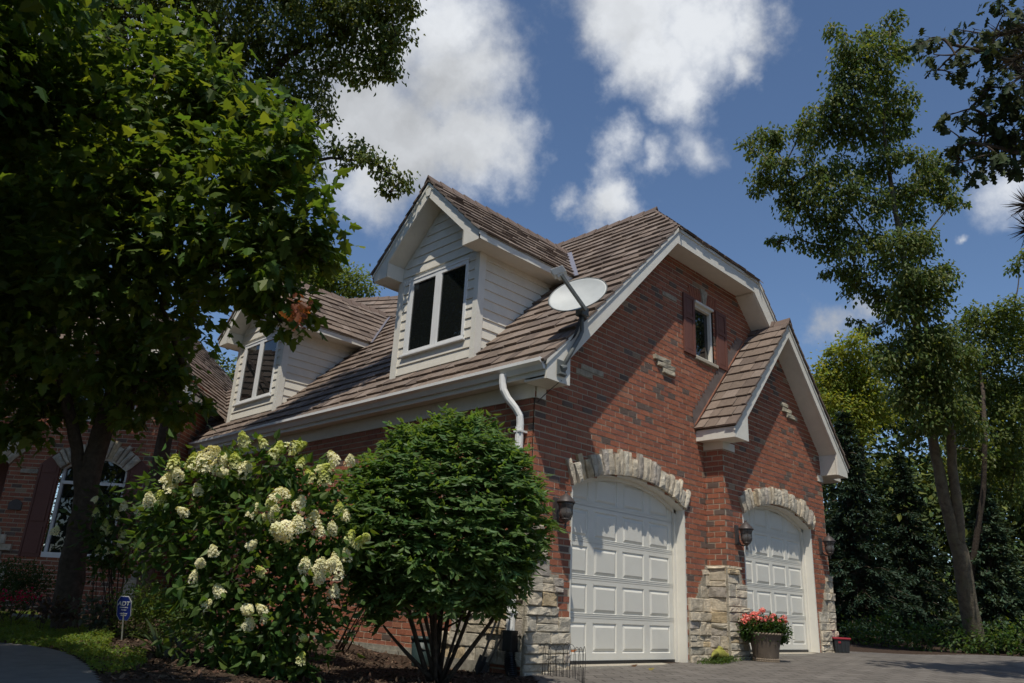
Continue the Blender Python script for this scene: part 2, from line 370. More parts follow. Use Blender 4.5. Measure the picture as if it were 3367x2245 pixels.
# ---- arches and garage doors
def arch(D, n, name, r1=.33, mb=None, d=.10):
    mb = HMB(); F = D['F']; hw, rise = D['hw'], D['rise']; Rr = (hw*hw+rise*rise)/(2*rise); cz = D['spring']+rise-Rr
    A = math.asin(min(1, (hw+.02)/Rr)); ws = [random.uniform(.7, 1.3) for _ in range(n)]; tot = sum(ws); a = -A
    for k in range(n):
        da = 2*A*ws[k]/tot; ro = Rr+r1*random.uniform(.78, 1.22); ri = Rr-random.uniform(0, .015)
        g = .010/Rr; dd = d*random.uniform(.7, 1.3); cols = stone_col(); n1, m1 = 3, 6; V = []; ph = random.uniform(0, 9)
        for j in range(m1+1):
            for i in range(n1+1):
                aa = a+g+(da-2*g)*i/n1; rr = ri+(ro-ri)*j/m1
                e = min(i, n1-i)/n1*2; q = min(j, m1-j)/m1*2
                dp = dd*(.9+.08*math.sin(ph+i*1.3+j*.9)+random.uniform(-.05, .05))*(.72+.28*min(1, e+.25)*min(1, q*2+.2))
                V.append(F(D['c']+rr*math.sin(aa)+random.uniform(-.004, .004), cz+rr*math.cos(aa), dp))
        Fc = [(j*(n1+1)+i, j*(n1+1)+i+1, (j+1)*(n1+1)+i+1, (j+1)*(n1+1)+i) for j in range(m1) for i in range(n1)]
        bnd = [i for i in range(n1+1)]+[j*(n1+1)+n1 for j in range(1, m1+1)]+[m1*(n1+1)+i for i in range(n1-1, -1, -1)]+[j*(n1+1) for j in range(m1-1, 0, -1)]
        b0 = len(V)
        for kk in bnd:
            i, j = kk % (n1+1), kk//(n1+1); aa = a+g+(da-2*g)*i/n1; rr = ri+(ro-ri)*j/m1; V.append(F(D['c']+rr*math.sin(aa), cz+rr*math.cos(aa), -.09))
        L = len(bnd); Fc += [(bnd[(q+1) % L], bnd[q], b0+q, b0+(q+1) % L) for q in range(L)]
        mb.add(V, Fc, cols); a += da
    return mb.build(name, MT['stone'], house)
arch(D1, 25, 'stone_arch'); arch(D2, 21, 'stone_arch', r1=.31)
def garage_door(D, edges, pw, z0, pitch=.5334, ph=.41, nrow=5, depth=.2):
    F = D['F']; g = empty('garage_door', tuple(np.array(F(D['c'], 0, 0))-np.array(HL))); g.parent = house
    GL = tuple(F(D['c'], 0, 0))
    l, r = D['c']-D['hw'], D['c']+D['hw']; top = D['spring']+D['rise']+.1
    mb = MB(GL); zs = [D['base']+.02]
    for k in range(1, nrow+1): zs.append(z0-.062+k*pitch)
    def P(u, z, d): return F(u, z, -depth+d)
    for k in range(nrow):
        za, zb = zs[k]+.003, min(zs[k+1]-.003, top)
        if zb <= za: continue
        # section slab with pressed panels: strips of flat face between nested rings
        us = [l+.02]; 
        for e in edges: us += [e-pw, e]
        us += [r-.02]; pz0 = z0+k*pitch; pz1 = min(pz0+ph, zb-.03)
        for i in range(len(us)-1):
            u0, u1 = us[i], us[i+1]
            if u1-u0 < .005: continue
            if i % 2 == 0: mb.add([P(u0,za,0),P(u1,za,0),P(u1,zb,0),P(u0,zb,0)], [(0,1,2,3)])
            else:
                mb.add([P(u0,za,0),P(u1,za,0),P(u1,pz0,0),P(u0,pz0,0)], [(0,1,2,3)]); mb.add([P(u0,pz1,0),P(u1,pz1,0),P(u1,zb,0),P(u0,zb,0)], [(0,1,2,3)])
                rings = [(0, 0), (.012, -.014), (.026, -.014), (.062, .004)]; V = []; Fc = []
                for (ins, dp) in rings: V += [P(u0+ins,pz0+ins,dp),P(u1-ins,pz0+ins,dp),P(u1-ins,pz1-ins,dp),P(u0+ins,pz1-ins,dp)]
                for q in range(3):
                    for s in range(4): Fc.append((q*4+s, q*4+(s+1) % 4, q*4+4+(s+1) % 4, q*4+4+s))
                Fc.append((12, 13, 14, 15)); mb.add(V, Fc)
        for zz in (zs[k]+.035, zs[k]+.06):                                   # two fine ribs above each joint
            if k: mb.fbox(P, (l+.02, zz, -.002), (r-.02, zz+.008, .004))
    mb.fbox(P, (l+.02, D['base'], -.035), (r-.02, top, -.03))
    mb.build('panels', MT['door_white'], g)
    sb = MB(GL); sb.fbox(P, (l+.02, D['base']-.03, -.02), (r-.02, D['base']+.022, .012)); sb.build('bottom_seal', MT['black'], g)
    fr = MB(GL)      # jambs and the bent head board
    for (a, b) in ((l-.002, l+.03), (r-.03, r+.002)): fr.fbox(F, (a, D['base']-.02, -depth+.004), (b, D['spring']+.01, .006))
    for (a, b) in ((l+.03, l+.085), (r-.085, r-.03)): fr.fbox(F, (a, D['base']-.02, -depth+.003), (b, D['spring']+.0, -depth+.045))
    hw, rise = D['hw'], D['rise']; Rr = (hw*hw+rise*rise)/(2*rise); cz = D['spring']+rise-Rr; A = math.asin(hw/Rr); n = 28
    for (r0, r1, d0, d1) in ((Rr-.03, Rr-.002, -depth+.004, -.005), (Rr-.085, Rr-.03, -depth+.003, -depth+.045)):
        for k in range(n):
            a0, a1 = -A+2*A*k/n, -A+2*A*(k+1)/n; Q = []
            for aa in (a0, a1):
                for rr in (r0, r1):
                    for dd in (d0, d1): Q.append(F(D['c']+rr*math.sin(aa), cz+rr*math.cos(aa), dd))
            fr.add(Q, [(0,1,5,4),(2,6,7,3),(1,3,7,5),(0,4,6,2)])
    fr.build('door_frame', MT['white'], g)
    return g
garage_door(D1, [1.49, 2.211, 2.932, 3.653], .574, .10)
garage_door(D2, [5.82, 6.49, 7.16, 7.83], .545, .27, pitch=.512, ph=.395)
w = HMB(); w.box((.80, -.10, -.30), (3.92, .25, -.045)); w.box((5.12, -.50, -.20), (8.06, -.15, .125)); w.build('door_sill', MT['sill'], house)
# ---- gable window with shutters
g = empty('gable_window', (4.7-4, 0-4, 5.8)); g.parent = house; GL = (4.7, 0, 5.8)
w = MB(GL)
for a, b in (((4.38,5.30,-.12),(4.44,6.40,-.03)), ((5.0,5.30,-.12),(5.06,6.40,-.03)), ((4.44,6.34,-.12),(5.0,6.40,-.03)), ((4.44,5.30,-.12),(5.0,5.36,-.03)), ((4.385,6.40,-.1),(5.055,6.45,.035))): w.fbox(F_FRONT, a, b)
w.build('window_frame', MT['white'], g, bevel=.004)
w = MB(GL); w.fbox(F_FRONT, (4.44,5.36,-.10), (5.0,6.34,-.095)); w.build('pane', MT['glass'], g)
w = MB(GL); w.fbox(F_FRONT, (4.33,5.235,-.1), (5.13,5.30,.055)); w.build('sill', MT['sill'], g, bevel=.006)
w = HMB(); w.fbox(F_FRONT, (4.27,6.452,.001), (5.13,6.705,.006), MORT)
for k in range(-5, 6):
    if abs(k) < 1: continue
    u = 4.70+k*.078+(.03 if k > 0 else -.03); s = .0085*k
    w.prism([F_FRONT(u-.033,6.455,0),F_FRONT(u+.033,6.455,0),F_FRONT(u+.033+s*2,6.70,0),F_FRONT(u-.033+s*2,6.70,0)], (0,-.017,0), brick_col())
w.build('brick_lintel', MT['brick'], house)
w = HMB(); w.prism([F_FRONT(4.65,6.45,0),F_FRONT(4.75,6.45,0),F_FRONT(4.83,6.745,0),F_FRONT(4.57,6.745,0)], (0,-.045,0), (.38,.34,.27)); w.build('keystone', MT['stone'], house, bevel=.006)
def shutter(F, u0, u1, z0, z1, split=(.36,), d=.045, arch_to=0, name='shutter', mats='shutter'):
    w = HMB(); fr = .07; uc = (u0+u1)/2
    if arch_to == 0:
        w.fbox(F, (u0, z0, .012), (u1, z1, d-.018))
        zs = [z0]+[z0+(z1-z0)*s for s in split]+[z1]
        w.fbox(F, (u0, z0, d-.0182), (u0+fr, z1, d)); w.fbox(F, (u1-fr, z0, d-.0182), (u1, z1, d))
        for i, z in enumerate(zs):
            a, b = (z, z+fr) if i == 0 else ((z-fr, z) if i == len(zs)-1 else (z-fr/2, z+fr/2))
            w.fbox(F, (u0+fr, a, d-.0184), (u1-fr, b, d-.0006))
        for i in range(len(zs)-1):
            a = zs[i]+fr+.03; b = zs[i+1]-fr-.03
            w.add([F(u0+fr,zs[i]+fr*.6,d-.016),F(u1-fr,zs[i]+fr*.6,d-.016),F(u1-fr,zs[i+1]-fr*.6,d-.016),F(u0+fr,zs[i+1]-fr*.6,d-.016),F(u0+fr+.035,a,d-.006),F(u1-fr-.035,a,d-.006),F(u1-fr-.035,b,d-.006),F(u0+fr+.035,b,d-.006)], [(4,5,6,7),(0,1,5,4),(1,2,6,5),(2,3,7,6),(3,0,4,7)])
    else:       # one upper corner is rounded off (arch_to = +1: the high side is at u1)
        n = 8; zz = lambda t: z1-.30*(1-math.sin(t*math.pi/2))
        edge = [(u0+(u1-u0)*k/n, zz(k/n if arch_to > 0 else 1-k/n)) for k in range(n+1)]
        poly = [F(u0, z0, .012), F(u1, z0, .012)]+[F(u, z, .012) for (u, z) in reversed(edge)]
        w.prism(poly, F(0, 0, d-.015)-F(0, 0, .012))
        for (a, b) in ((z0+.08, z0+(z1-z0)*.28), (z0+(z1-z0)*.33, z0+(z1-z0)*.74), (z0+(z1-z0)*.79, z1-.32)):
            w.fbox(F, (u0+fr, a, d-.02), (u1-fr, b, d-.002)); 
        for (a, b) in ((u0, u0+fr-.02), (u1-fr+.02, u1)): w.fbox(F, (a, z0, d-.02), (b, z1-.31, d))
    return w.build(name, MT[mats], house, bevel=.003)
shutter(F_FRONT, 3.94, 4.33, 5.28, 6.46, (.62,)); shutter(F_FRONT, 5.12, 5.52, 5.28, 6.46, (.62,))
# ---- roof tiles
def tile_col():
    r = random.random(); c = (.195,.150,.120) if r < .55 else ((.22,.175,.145) if r < .82 else (.15,.115,.095)); return jit(c, .19)
def spans(poly, v):
    xs = []
    for i in range(len(poly)):
        (u0, v0), (u1, v1) = poly[i], poly[(i+1) % len(poly)]
        if (v0 <= v < v1) or (v1 <= v < v0): xs.append(u0+(u1-u0)*(v-v0)/(v1-v0))
    xs.sort(); return [(xs[i], xs[i+1]) for i in range(0, len(xs)-1, 2)]
def tiles(mb, O, U, V, poly, exp=.31, wid=.29, thk=.048, gap=.010):
    O, U, V = [np.array(a, float) for a in (O, U, V)]; U /= np.linalg.norm(U); V /= np.linalg.norm(V); N = np.cross(U, V)
    if N[2] < 0: N = -N
    P = lambda u, v, n: O+u*U+v*V+n*N
    vmax = max(p[1] for p in poly); j = 0; v = 0.0
    while v < vmax-.02:
        e = min(exp, vmax-v); s0, s1 = spans(poly, v+.003), spans(poly, v+e-.003)
        if len(s0) == len(s1):
            for (a0, b0), (a1, b1) in zip(s0, s1):
                lo, hi = min(a0, a1), max(b0, b1); u = lo-random.uniform(0, wid)
                while u < hi:
                    wd = wid*random.choice([.62, .8, 1.0, 1.0, 1.15]); l, r = u+gap/2, u+wd-gap/2; u += wd
                    l0, r0, l1, r1 = max(l, a0), min(r, b0), max(l, a1), min(r, b1)
                    if r0-l0 < .01 and r1-l1 < .01: continue
                    r0 = max(r0, l0); r1 = max(r1, l1)
                    if r0-l0 < .002: l0 = r0 = min(max(l, a0), b0) if l < a0 else b0
                    vb = v-random.uniform(.0, .028); t = thk+random.uniform(-.010, .012); tp = .010; vt = v+e+.02; sk = random.uniform(-.010, .010)
                    mb.add([P(l0,vb,t-thk*.9),P(r0,vb+sk,t-thk*.9),P(r1,vt,-.02),P(l1,vt,-.02),P(l0,vb,t),P(r0,vb+sk,t),P(r1,vt,tp),P(l1,vt,tp)],
                           [(4,5,6,7),(0,1,5,4),(1,2,6,5),(3,0,4,7),(0,3,2,1)], tile_col())
        v += exp; j += 1
def caps(mb, a, b, n1, n2, step=.33, w=.13):
    """ridge / hip caps laid over each other from a to b; n1, n2: the directions falling away on both sides"""
    a, b = np.array(a, float), np.array(b, float); L = np.linalg.norm(b-a); d = (b-a)/L; n1, n2 = np.array(n1, float), np.array(n2, float)
    n1 /= np.linalg.norm(n1); n2 /= np.linalg.norm(n2); k = 0
    up = -(n1+n2); up /= np.linalg.norm(up)
    while k*step < L-.05:
        p = a+d*(k*step); q = a+d*min(L, (k+1)*step+.03); h0 = .075+random.uniform(-.006, .006); h1 = .045
        V = [p+n1*w+up*(h0-.05), p+up*h0, p+n2*w+up*(h0-.05), q+n1*w*.95+up*(h1-.05), q+up*h1, q+n2*w*.95+up*(h1-.05)]
        V += [x-up*.035 for x in V]
        mb.add(V, [(0,1,4,3),(1,2,5,4),(6,9,10,7),(7,10,11,8),(0,6,7,1),(1,7,8,2),(3,4,10,9),(4,5,11,10),(0,3,9,6),(2,8,11,5)], jit((.165,.122,.10), .12)); k += 1
RZ = 4.20                              # garage roof deck: z = x + RZ on the left slope; ridge at x = 4.70
w = HMB()
L45 = math.sqrt(2)
tiles(w, (-.30, 0, RZ-.30), (0, 1, 0), (1, 0, 1), [(-.46, 0), (15, 0), (15, 5.0*L45), (1.10, 5.0*L45), (-.46, 3.48*L45)])
tiles(w, (3.16, -.46, RZ+3.16), (1, 0, 0), (0, 1, 1), [(0, 0), (3.08, 0), (1.54, 1.54*L45)])
tiles(w, (9.70, 0, RZ-.30), (0, 1, 0), (-1, 0, 1), [(-.46, 0), (11.3, 0), (11.3, 5.0*L45), (1.10, 5.0*L45), (-.46, 3.48*L45)], wid=.6)
caps(w, (3.16,-.46,RZ+3.18), (4.70,1.08,RZ+4.72), (-1,0,-1), (0,-1,-1), step=.22)
caps(w, (6.24,-.46,RZ+3.18), (4.70,1.08,RZ+4.72), (1,0,-1), (0,-1,-1), step=.22)
caps(w, (4.70,1.02,RZ+4.72), (4.70,15,RZ+4.72), (-1,0,-1), (1,0,-1))
# deck under the tiles
for X0, s in ((-.29, 1), (9.69, -1)):
    P = lambda x, y, z: (X0+s*x, y, z)
    w.add([P(0,-.44,RZ-.33),P(3.47,-.44,RZ+3.14),P(4.98,1.1,RZ+4.65),P(4.98,15,RZ+4.65),P(0,15,RZ-.33)], [(0,1,2,3,4)], (.10,.08,.07))
w.add([(3.18,-.44,RZ+3.14),(6.22,-.44,RZ+3.14),(4.7,1.1,RZ+4.65)], [(0,1,2)], (.10,.08,.07))
w.build('roof', MT['tile'], house)
# ---- white trim of the garage gable
def board(mb, poly, y, t): mb.prism([(x, y, z) for (x, z) in poly], (0, t, 0))
w = HMB()
board(w, [(-.24,3.67),(.25,3.67),(.25,4.08),(3.17,7.06),(3.19,7.335),(.0,4.17),(-.24,3.95)], -.43, .04)
board(w, [(3.172,7.06),(6.03,7.06),(6.215,7.335),(3.192,7.335)], -.4295, .039)
board(w, [(9.64,3.67),(9.15,3.67),(9.15,4.08),(6.033,7.06),(6.218,7.335),(9.4,4.17),(9.64,3.95)], -.43, .04)
board(w, [(-.27,3.86),(3.18,7.30),(3.18,7.365),(-.27,3.925)], -.452, .03)          # shadow board
board(w, [(3.185,7.31),(6.225,7.31),(6.225,7.365),(3.185,7.365)], -.4515, .03)
board(w, [(9.67,3.86),(6.23,7.30),(6.23,7.365),(9.67,3.925)], -.452, .03)
w.build('barge_board', MT['white'], house)
w = HMB()
w.prism([(.2,-.39,4.09),(3.15,-.39,7.04),(3.15,-.39,7.07),(.2,-.39,4.12)], (0,.40,0)); w.prism([(9.2,-.39,4.09),(6.03,-.39,7.04),(6.03,-.39,7.07),(9.2,-.39,4.12)], (0,.40,0))
w.box((3.14,-.388,7.075),(6.04,.012,7.10)); w.box((-.22,-.0,3.74),(.0,11.0,3.76)); w.box((-.24,-.39,3.675),(.0,-.0005,3.70)); w.box((-.235,-.022,3.70),(-.0,-.001,3.74)); w.box((0,-.39,3.676),(.24,-.001,3.699)); w.box((9.15,-.39,3.676),(9.63,-.001,3.699))
w.box((.225,-.389,3.70),(.248,.0,4.09))
w.build('soffit', MT['siding'], house)
for a_, b_, nm in (((-.245,-.391,3.725),(-.221,11.0,3.95),'fascia'), ((-.03,.0,3.51),(-.002,11.2,3.738),'frieze_board'), ((.012,-.028,3.512),(.20,-.002,3.674),'frieze_board'), ((9.62,-.391,3.655),(9.645,11.0,3.95),'fascia')):
    HMB().box(a_, b_).build(nm, MT['white'], house)
w = HMB()
prof = [(-.248,3.945),(-.248,3.80),(-.285,3.80),(-.305,3.845),(-.318,3.868),(-.372,3.898),(-.372,3.945),(-.355,3.945),(-.355,3.912),(-.31,3.885),(-.28,3.815),(-.258,3.815),(-.258,3.945)]
w.prism([(x, -.40, z) for (x, z) in prof], (0, 11.1, 0)); w.prism([(x, -.402, z) for (x, z) in [(-.248,3.945),(-.248,3.80),(-.287,3.80),(-.32,3.866),(-.375,3.896),(-.375,3.95)]], (0, .006, 0))
w.build('gutter', MT['gutter'], house)
w = HMB()
def rect_pipe(mb, pts, a, b, n=12):
    def prof_ring(p, t, side):
        return p
    for i in range(len(pts)-1): pass
    mb.tube(pts, [a]*len(pts), n=n)
rect_pipe(w, [(-.31,.36,3.83),(-.31,.36,3.70),(-.30,.345,3.60),(-.25,.30,3.48),(-.155,.22,3.34),(-.11,.18,3.24),(-.10,.175,3.12),(-.10,.175,.34)], .055, .05, 10)
for z in (3.0, 1.7, .6): w.box((-.162,.112,z),(-.002,.238,z+.025))
for k in range(5):
    a = -1.2+k*.6+math.pi; w.box((-.10+.058*math.cos(a)-.004,.175+.058*math.sin(a)-.004,.36),(-.10+.058*math.cos(a)+.004,.175+.058*math.sin(a)+.004,3.08))
w.build('downspout', MT['gutter'], house, smooth=False)
# ---- bay gable over the second door
YB = -.78; BC = 6.72; k = 1.08
w = HMB()
Vv = (1, 0, k); sl_ = math.sqrt(1+k*k)
tiles(w, (4.27, 0, 3.87), (0, -1, 0), (1, 0, k), [(0, 0), (.83, 0), (.83, 2.45*sl_), (0, 2.45*sl_)], exp=.30, thk=.042)
tiles(w, (9.17, 0, 3.87), (0, -1, 0), (-1, 0, k), [(-3.0, 0), (.83, 0), (.83, 2.45*sl_), (-3.0, 2.45*sl_)])
caps(w, (BC,-.84,6.54), (BC,.3,6.54), (-1,0,-k), (1,0,-k), step=.33)
for s in (-1, 1): w.add([(BC+s*2.44,-.80,3.85),(BC,-.80,6.485),(BC,.2,6.485),(BC+s*2.44,.2,3.85)], [(0,1,2,3)], (.1,.08,.07))
w.build('roof', MT['tile'], house)
w = HMB()
for s in (-1, 1):
    X = lambda d: BC+s*d
    board(w, [(X(0),6.19),(X(1.94),4.10),(X(1.94),3.66),(X(2.43),3.66),(X(2.43),3.86),(X(0),6.49)], YB, .04)
    board(w, [(X(0.0),6.42),(X(2.45),3.775),(X(2.45),3.83),(X(0),6.475)], YB-.02, .03)
    w.box((min(X(2.40),X(2.425)), YB+.04, 3.66), (max(X(2.40),X(2.425)), -.0, 3.86))
w.build('barge_board', MT['white'], house)
w = HMB()
for s in (-1, 1):
    X = lambda d: BC+s*d
    w.prism([(X(0),YB+.041,6.21),(X(1.97),YB+.041,4.09),(X(1.97),YB+.041,4.115),(X(0),YB+.041,6.235)], (0,.40,0))
    w.box((min(X(1.95),X(2.4)), YB+.041, 3.668), (max(X(1.95),X(2.4)), -.001, 3.69)); w.box((min(X(1.955),X(1.975)), YB+.042, 3.69), (max(X(1.955),X(1.975)), -.385, 4.09))
w.box((4.525,-.405,3.53),(4.95,-.383,3.667)); w.box((4.525,-.383,3.53),(4.548,-.002,3.667)); w.box((8.5,-.405,3.53),(8.745,-.383,3.667))
w.build('soffit', MT['siding'], house)
w = HMB()          # stepped flashing where the bay roof meets the wall
pts = []; x = 4.27
zl = lambda x: 3.93+k*(x-4.27)
low = [F_FRONT(4.22, zl(4.27)-.02, .014), F_FRONT(6.30, zl(6.30), .014)]; top = []
z = zl(4.25)+.24; 
while z < zl(6.0)+.26:
    xx = 4.27+(z-.27-3.93)/k; top += [F_FRONT(xx-.03, z, .014), F_FRONT(xx-.03+.0, z+COURSE, .014)]; z += COURSE
w.prism([low[0], low[1]]+list(reversed(top)), (0, -.004, 0)); w.build('flashing', MT['flash'], house)
w = HMB(); w.prism([F_FRONT(4.25,zl(4.25)+.03,.02),F_FRONT(6.3,zl(6.3)+.03,.02),F_FRONT(6.3,zl(6.3)+.065,.02),F_FRONT(4.25,zl(4.25)+.065,.02)], (0,-.012,0)); w.build('flashing_edge', MT['copper'], house)
# ---- dormers
def dormer(dy):
    g = empty('dormer', (.3-4, 2.79+dy-4, 5.5)); g.parent = house; GL = (.3, 2.79+dy, 5.5); yc = 2.79+dy; FX = .30
    Fd = frame((FX, 0, 0), (0, 1, 0), (-1, 0, 0))
    Y0, Y1 = yc-1.09, yc+1.11
    w = MB(GL)
    wy0, wy1, wz0, wz1 = yc-.83, yc+.81, 4.90, 6.36
    def lap(P, a, b, z0, z1, d=.024):
        if b-a < .01: return
        w.add([P(a,z0,0),P(b,z0,0),P(b,z0,d),P(a,z0,d),P(a,z1,.003),P(b,z1,.003)], [(0,3,2,1),(3,4,5,2),(0,4,3),(1,2,5)])
    z = 4.36; ex = .1775
    while z < 7.75:
        zc = z+ex
        half = 7.80-zc
        a, b = max(Y0+.02, yc-half), min(Y1-.02, yc+half)
        if half > 0:
            if z < wz1 and zc > wz0+.02: lap(Fd, a, wy0+.01, z, z+ex+.01); lap(Fd, wy1-.01, b, z, z+ex+.01)
            else: lap(Fd, a, b, z, z+ex+.01)
        if z < 6.42:
            for (ys, sg) in ((Y0, -1), (Y1, 1)):
                Fs = frame((0, ys, 0), (1, 0, 0), (0, sg, 0)); xe = z+ex-RZ
                if xe > FX: lap(Fs, FX, xe, z, z+ex+.01)
        z += ex
    # backing
    w.add([(FX+.001,Y0,4.2),(FX+.001,Y1,4.2),(FX+.001,Y1,6.7),(FX+.001,yc,7.8),(FX+.001,Y0,6.7)], [(0,1,2,3,4)])
    for ys in (Y0, Y1): w.add([(FX,ys,4.2),(2.4,ys,6.45),(FX,ys,6.45)], [(0,1,2)])
    w.build('siding', MT['siding'], g)
    for (a, b, ys, sg) in ((Y0-.028, Y0+.085, Y0, -1), (Y1-.14, Y1+.028, Y1, 1)):
        w = MB(GL); w.fbox(Fd, (a, 4.2, -.02), (b, 6.42, .032)); Fs = frame((0, ys, 0), (1, 0, 0), (0, sg, 0)); w.fbox(Fs, (FX-.031, 4.3, .0), (FX+.12, 6.42, .029)); w.build('corner_board', MT['white'], g)
    w = MB(GL)
    fr = [((wy0,wz0,-.06),(wy0+.065,wz1,.035)), ((wy1-.13,wz0,-.06),(wy1,wz1,.035)), ((wy0,wz1-.075,-.06),(wy1,wz1,.0345)), ((wy0,wz0,-.06),(wy1,wz0+.065,.0345)), ((yc-.125,wz0,-.06),(yc+.045,wz1,.036)), ((wy0-.03,wz0-.035,-.02),(wy1+.04,wz0+.001,.07)), ((wy0-.01,wz1,-.02),(wy1+.01,wz1+.03,.045))]
    for a, b in fr: w.fbox(Fd, a, b)
    w.build('window_frame', MT['gutter'], g, bevel=.004)
    for (a, b) in ((wy0+.065, yc-.125), (yc+.045, wy1-.13)):
        w = MB(GL); w.fbox(Fd, (a, wz0+.065, -.03), (b, wz1-.075, .012)); w.build('pane', MT['glass'], g)
    w = MB(GL); RZd = 8.06; ey = 1.50; ez = RZd-ey
    for s in (-1, 1):
        tiles(w, (0, yc+s*ey, ez), (1, 0, 0), (0, -s, 1), [(-.15, 0), (ez-RZ+.06, 0), (RZd-RZ+.06, ey*L45), (-.15, ey*L45)], exp=.265, thk=.045)
        w.add([(-.13,yc+s*ey,ez-.03),(ez-RZ+.3,yc+s*ey,ez-.03),(RZd-RZ+.3,yc,RZd-.03),(-.13,yc,RZd-.03)], [(0,1,2,3)], (.1,.08,.07))
    caps(w, (-.16,yc,RZd+.03), (RZd-RZ+.05,yc,RZd+.03), (0,-1,-1), (0,1,-1), step=.3)
    w.build('roof', MT['tile'], g)
    w = MB(GL)
    for s in (-1, 1):
        Y = lambda d: yc+s*d
        pl = lambda pts, x: [(x, Y(d), z) for (d, z) in pts]
        w.prism(pl([(0,7.73),(1.06,6.70),(1.06,6.41),(1.49,6.41),(1.49,6.535),(0,8.0)], -.10), (.04,0,0))
        w.prism(pl([(0,7.96),(1.50,6.48),(1.50,6.545),(0,8.025)], -.122), (.035,0,0)); w.box((-.10,min(Y(1.46),Y(1.495)),6.412),(.06,max(Y(1.46),Y(1.495)),6.56))
        w.prism([(-.10,Y(1.49),6.41),(2.25,Y(1.49),6.41),(2.38,Y(1.49),6.56),(-.10,Y(1.49),6.56)], (0,-s*.025,0))
        w.prism([(-.10,Y(1.07),6.42),(-.10,Y(1.07),6.70),(FX,Y(1.07),6.70),(FX,Y(1.07),6.42)], (0,-s*.02,0))
    w.prism([(-.105,yc-.045,7.74),(-.105,yc+.045,7.74),(-.105,yc+.10,7.90),(-.105,yc-.10,7.90)], (-.012,0,0))
    w.build('barge_board', MT['white'], g)
    w = MB(GL)
    for s in (-1, 1):
        Y = lambda d: yc+s*d
        w.box((-.06,min(Y(1.07),Y(1.465)),6.425),(2.3,max(Y(1.07),Y(1.465)),6.44)); w.prism([(-.06,Y(0),7.75),(-.06,Y(1.09),6.69),(-.06,Y(1.09),6.72),(-.06,Y(0),7.78)], (.38,0,0))
    w.build('soffit', MT['siding'], g)
    w = MB(GL)
    for s in (-1, 1):
        a = np.array([ez-RZ-.05, yc+s*ey, ez-.05]); b = np.array([RZd-RZ-.1, yc+s*.1, RZd-.1]); o = np.array([-.02, s*.14, -.02]); n = np.array([-S2, 0, S2])*.058
        w.prism([a+n, b+n, b+o+n, a+o*1.2+n], (-.004, 0, .004))
    w.build('valley_flashing', MT['valley'], g)
dormer(0.0); dormer(6.40)
# ---- the older wing behind, set at an angle
w = HMB()
WA = dict(c=1.75, hw=.74, spring=3.16, rise=.30)
EN = dict(c=4.75, hw=1.05, spring=3.2, rise=.42)
def in_ang(u, z):
    m = (z < 7.05-np.abs(u-1.78)) | ((u > 3.3) & (z < 5.5))
    m &= ~((np.abs(u-WA['c']) < WA['hw']) & (z > 1.24) & (z < arc_z(u, WA['c'], WA['hw'], WA['spring'], WA['rise'])))
    m &= ~((np.abs(u-EN['c']) < EN['hw']) & (z < arc_z(u, EN['c'], EN['hw'], EN['spring'], EN['rise'])))
    m &= ~((np.abs(u-1.85) < .72) & (z > 4.30) & (z < 5.85))
    return m
bricks(w, F_ANG, 0.0, 7.5, -.1, 7.1, in_ang); bricks(w, F_CH, .02, 1.4, -.1, 5.4, lambda u, z: np.ones_like(u, bool)); w.build('brick_wall', MT['brick'], house)
w = HMB(); pier(w, F_ANG, 0.0, .55, -.1, 1.3, lambda u, z: u < .55-max(0, z-.6)*.4); w.build('stone_pier', MT['stone'], house); w = HMB(); pier(w, F_ANG, 3.15, 3.68, -.1, 1.8, lambda u, z: u > 3.2+max(0, z-.6)*.25)
accents(F_ANG, [(.05,.45,2.93,3.03),(.2,.62,2.8,2.9),(3.0,3.4,3.0,3.1),(.95,1.35,4.85,4.95),(.7,1.2,4.95,5.06)], .04, (.38,.34,.27))
w.build('stone_pier', MT['stone'], house)
WA['F'] = F_ANG; EN['F'] = F_ANG; arch(WA, 14, 'stone_arch', r1=.36); arch(EN, 14, 'stone_arch', r1=.42)
def big_window(c, hw, z0, spring, rise, bar):
    g = empty('front_window', tuple(np.array(F_ANG(c, 2.4, 0))-np.array(HL))); g.parent = house; GL = tuple(F_ANG(c, 2.4, 0)); w = MB(GL); t = .06
    ar = lambda u, o: float(arc_z(np.array([min(max(u, c-hw+.01), c+hw-.01)]), c, hw, spring, rise)[0])-o if rise else spring-o
    w.fbox(F_ANG, (c-hw,z0,-.13), (c-hw+t,spring,-.05)); w.fbox(F_ANG, (c+hw-t,z0,-.13), (c+hw,spring,-.05)); w.fbox(F_ANG, (c-hw,z0-.06,-.13), (c+hw,z0+.05,.03))
    if bar: w.fbox(F_ANG, (c-hw+t,bar-.035,-.125), (c+hw-t,bar+.035,-.045))
    n = 14
    for i in range(n):
        a, b = c-hw+2*hw*i/n, c-hw+2*hw*(i+1)/n; Q = [F_ANG(u, ar(u, o), d) for u in (a, b) for o in (.065, 0) for d in (-.13, -.05)]
        w.add(Q, [(0,1,5,4),(2,6,7,3),(1,3,7,5),(0,4,6,2)])
    w.build('window_frame', MT['gutter'], g)
    poly = [F_ANG(c-hw,z0,-.1),F_ANG(c+hw,z0,-.1)]+[F_ANG(c+hw-2*hw*i/n, ar(c+hw-2*hw*i/n, 0), -.1) for i in range(n+1)]
    w = MB(GL); w.prism(poly, (.01, .01, 0)); w.build('pane', MT['glass'], g)
big_window(1.75, .74, 1.27, 3.16, .30, 2.85); big_window(1.85, .72, 4.32, 5.8, 0, 0)
shutter(F_ANG, .52, .98, 1.2, 3.52, arch_to=1); shutter(F_ANG, 2.52, 2.98, 1.2, 3.52, arch_to=-1)
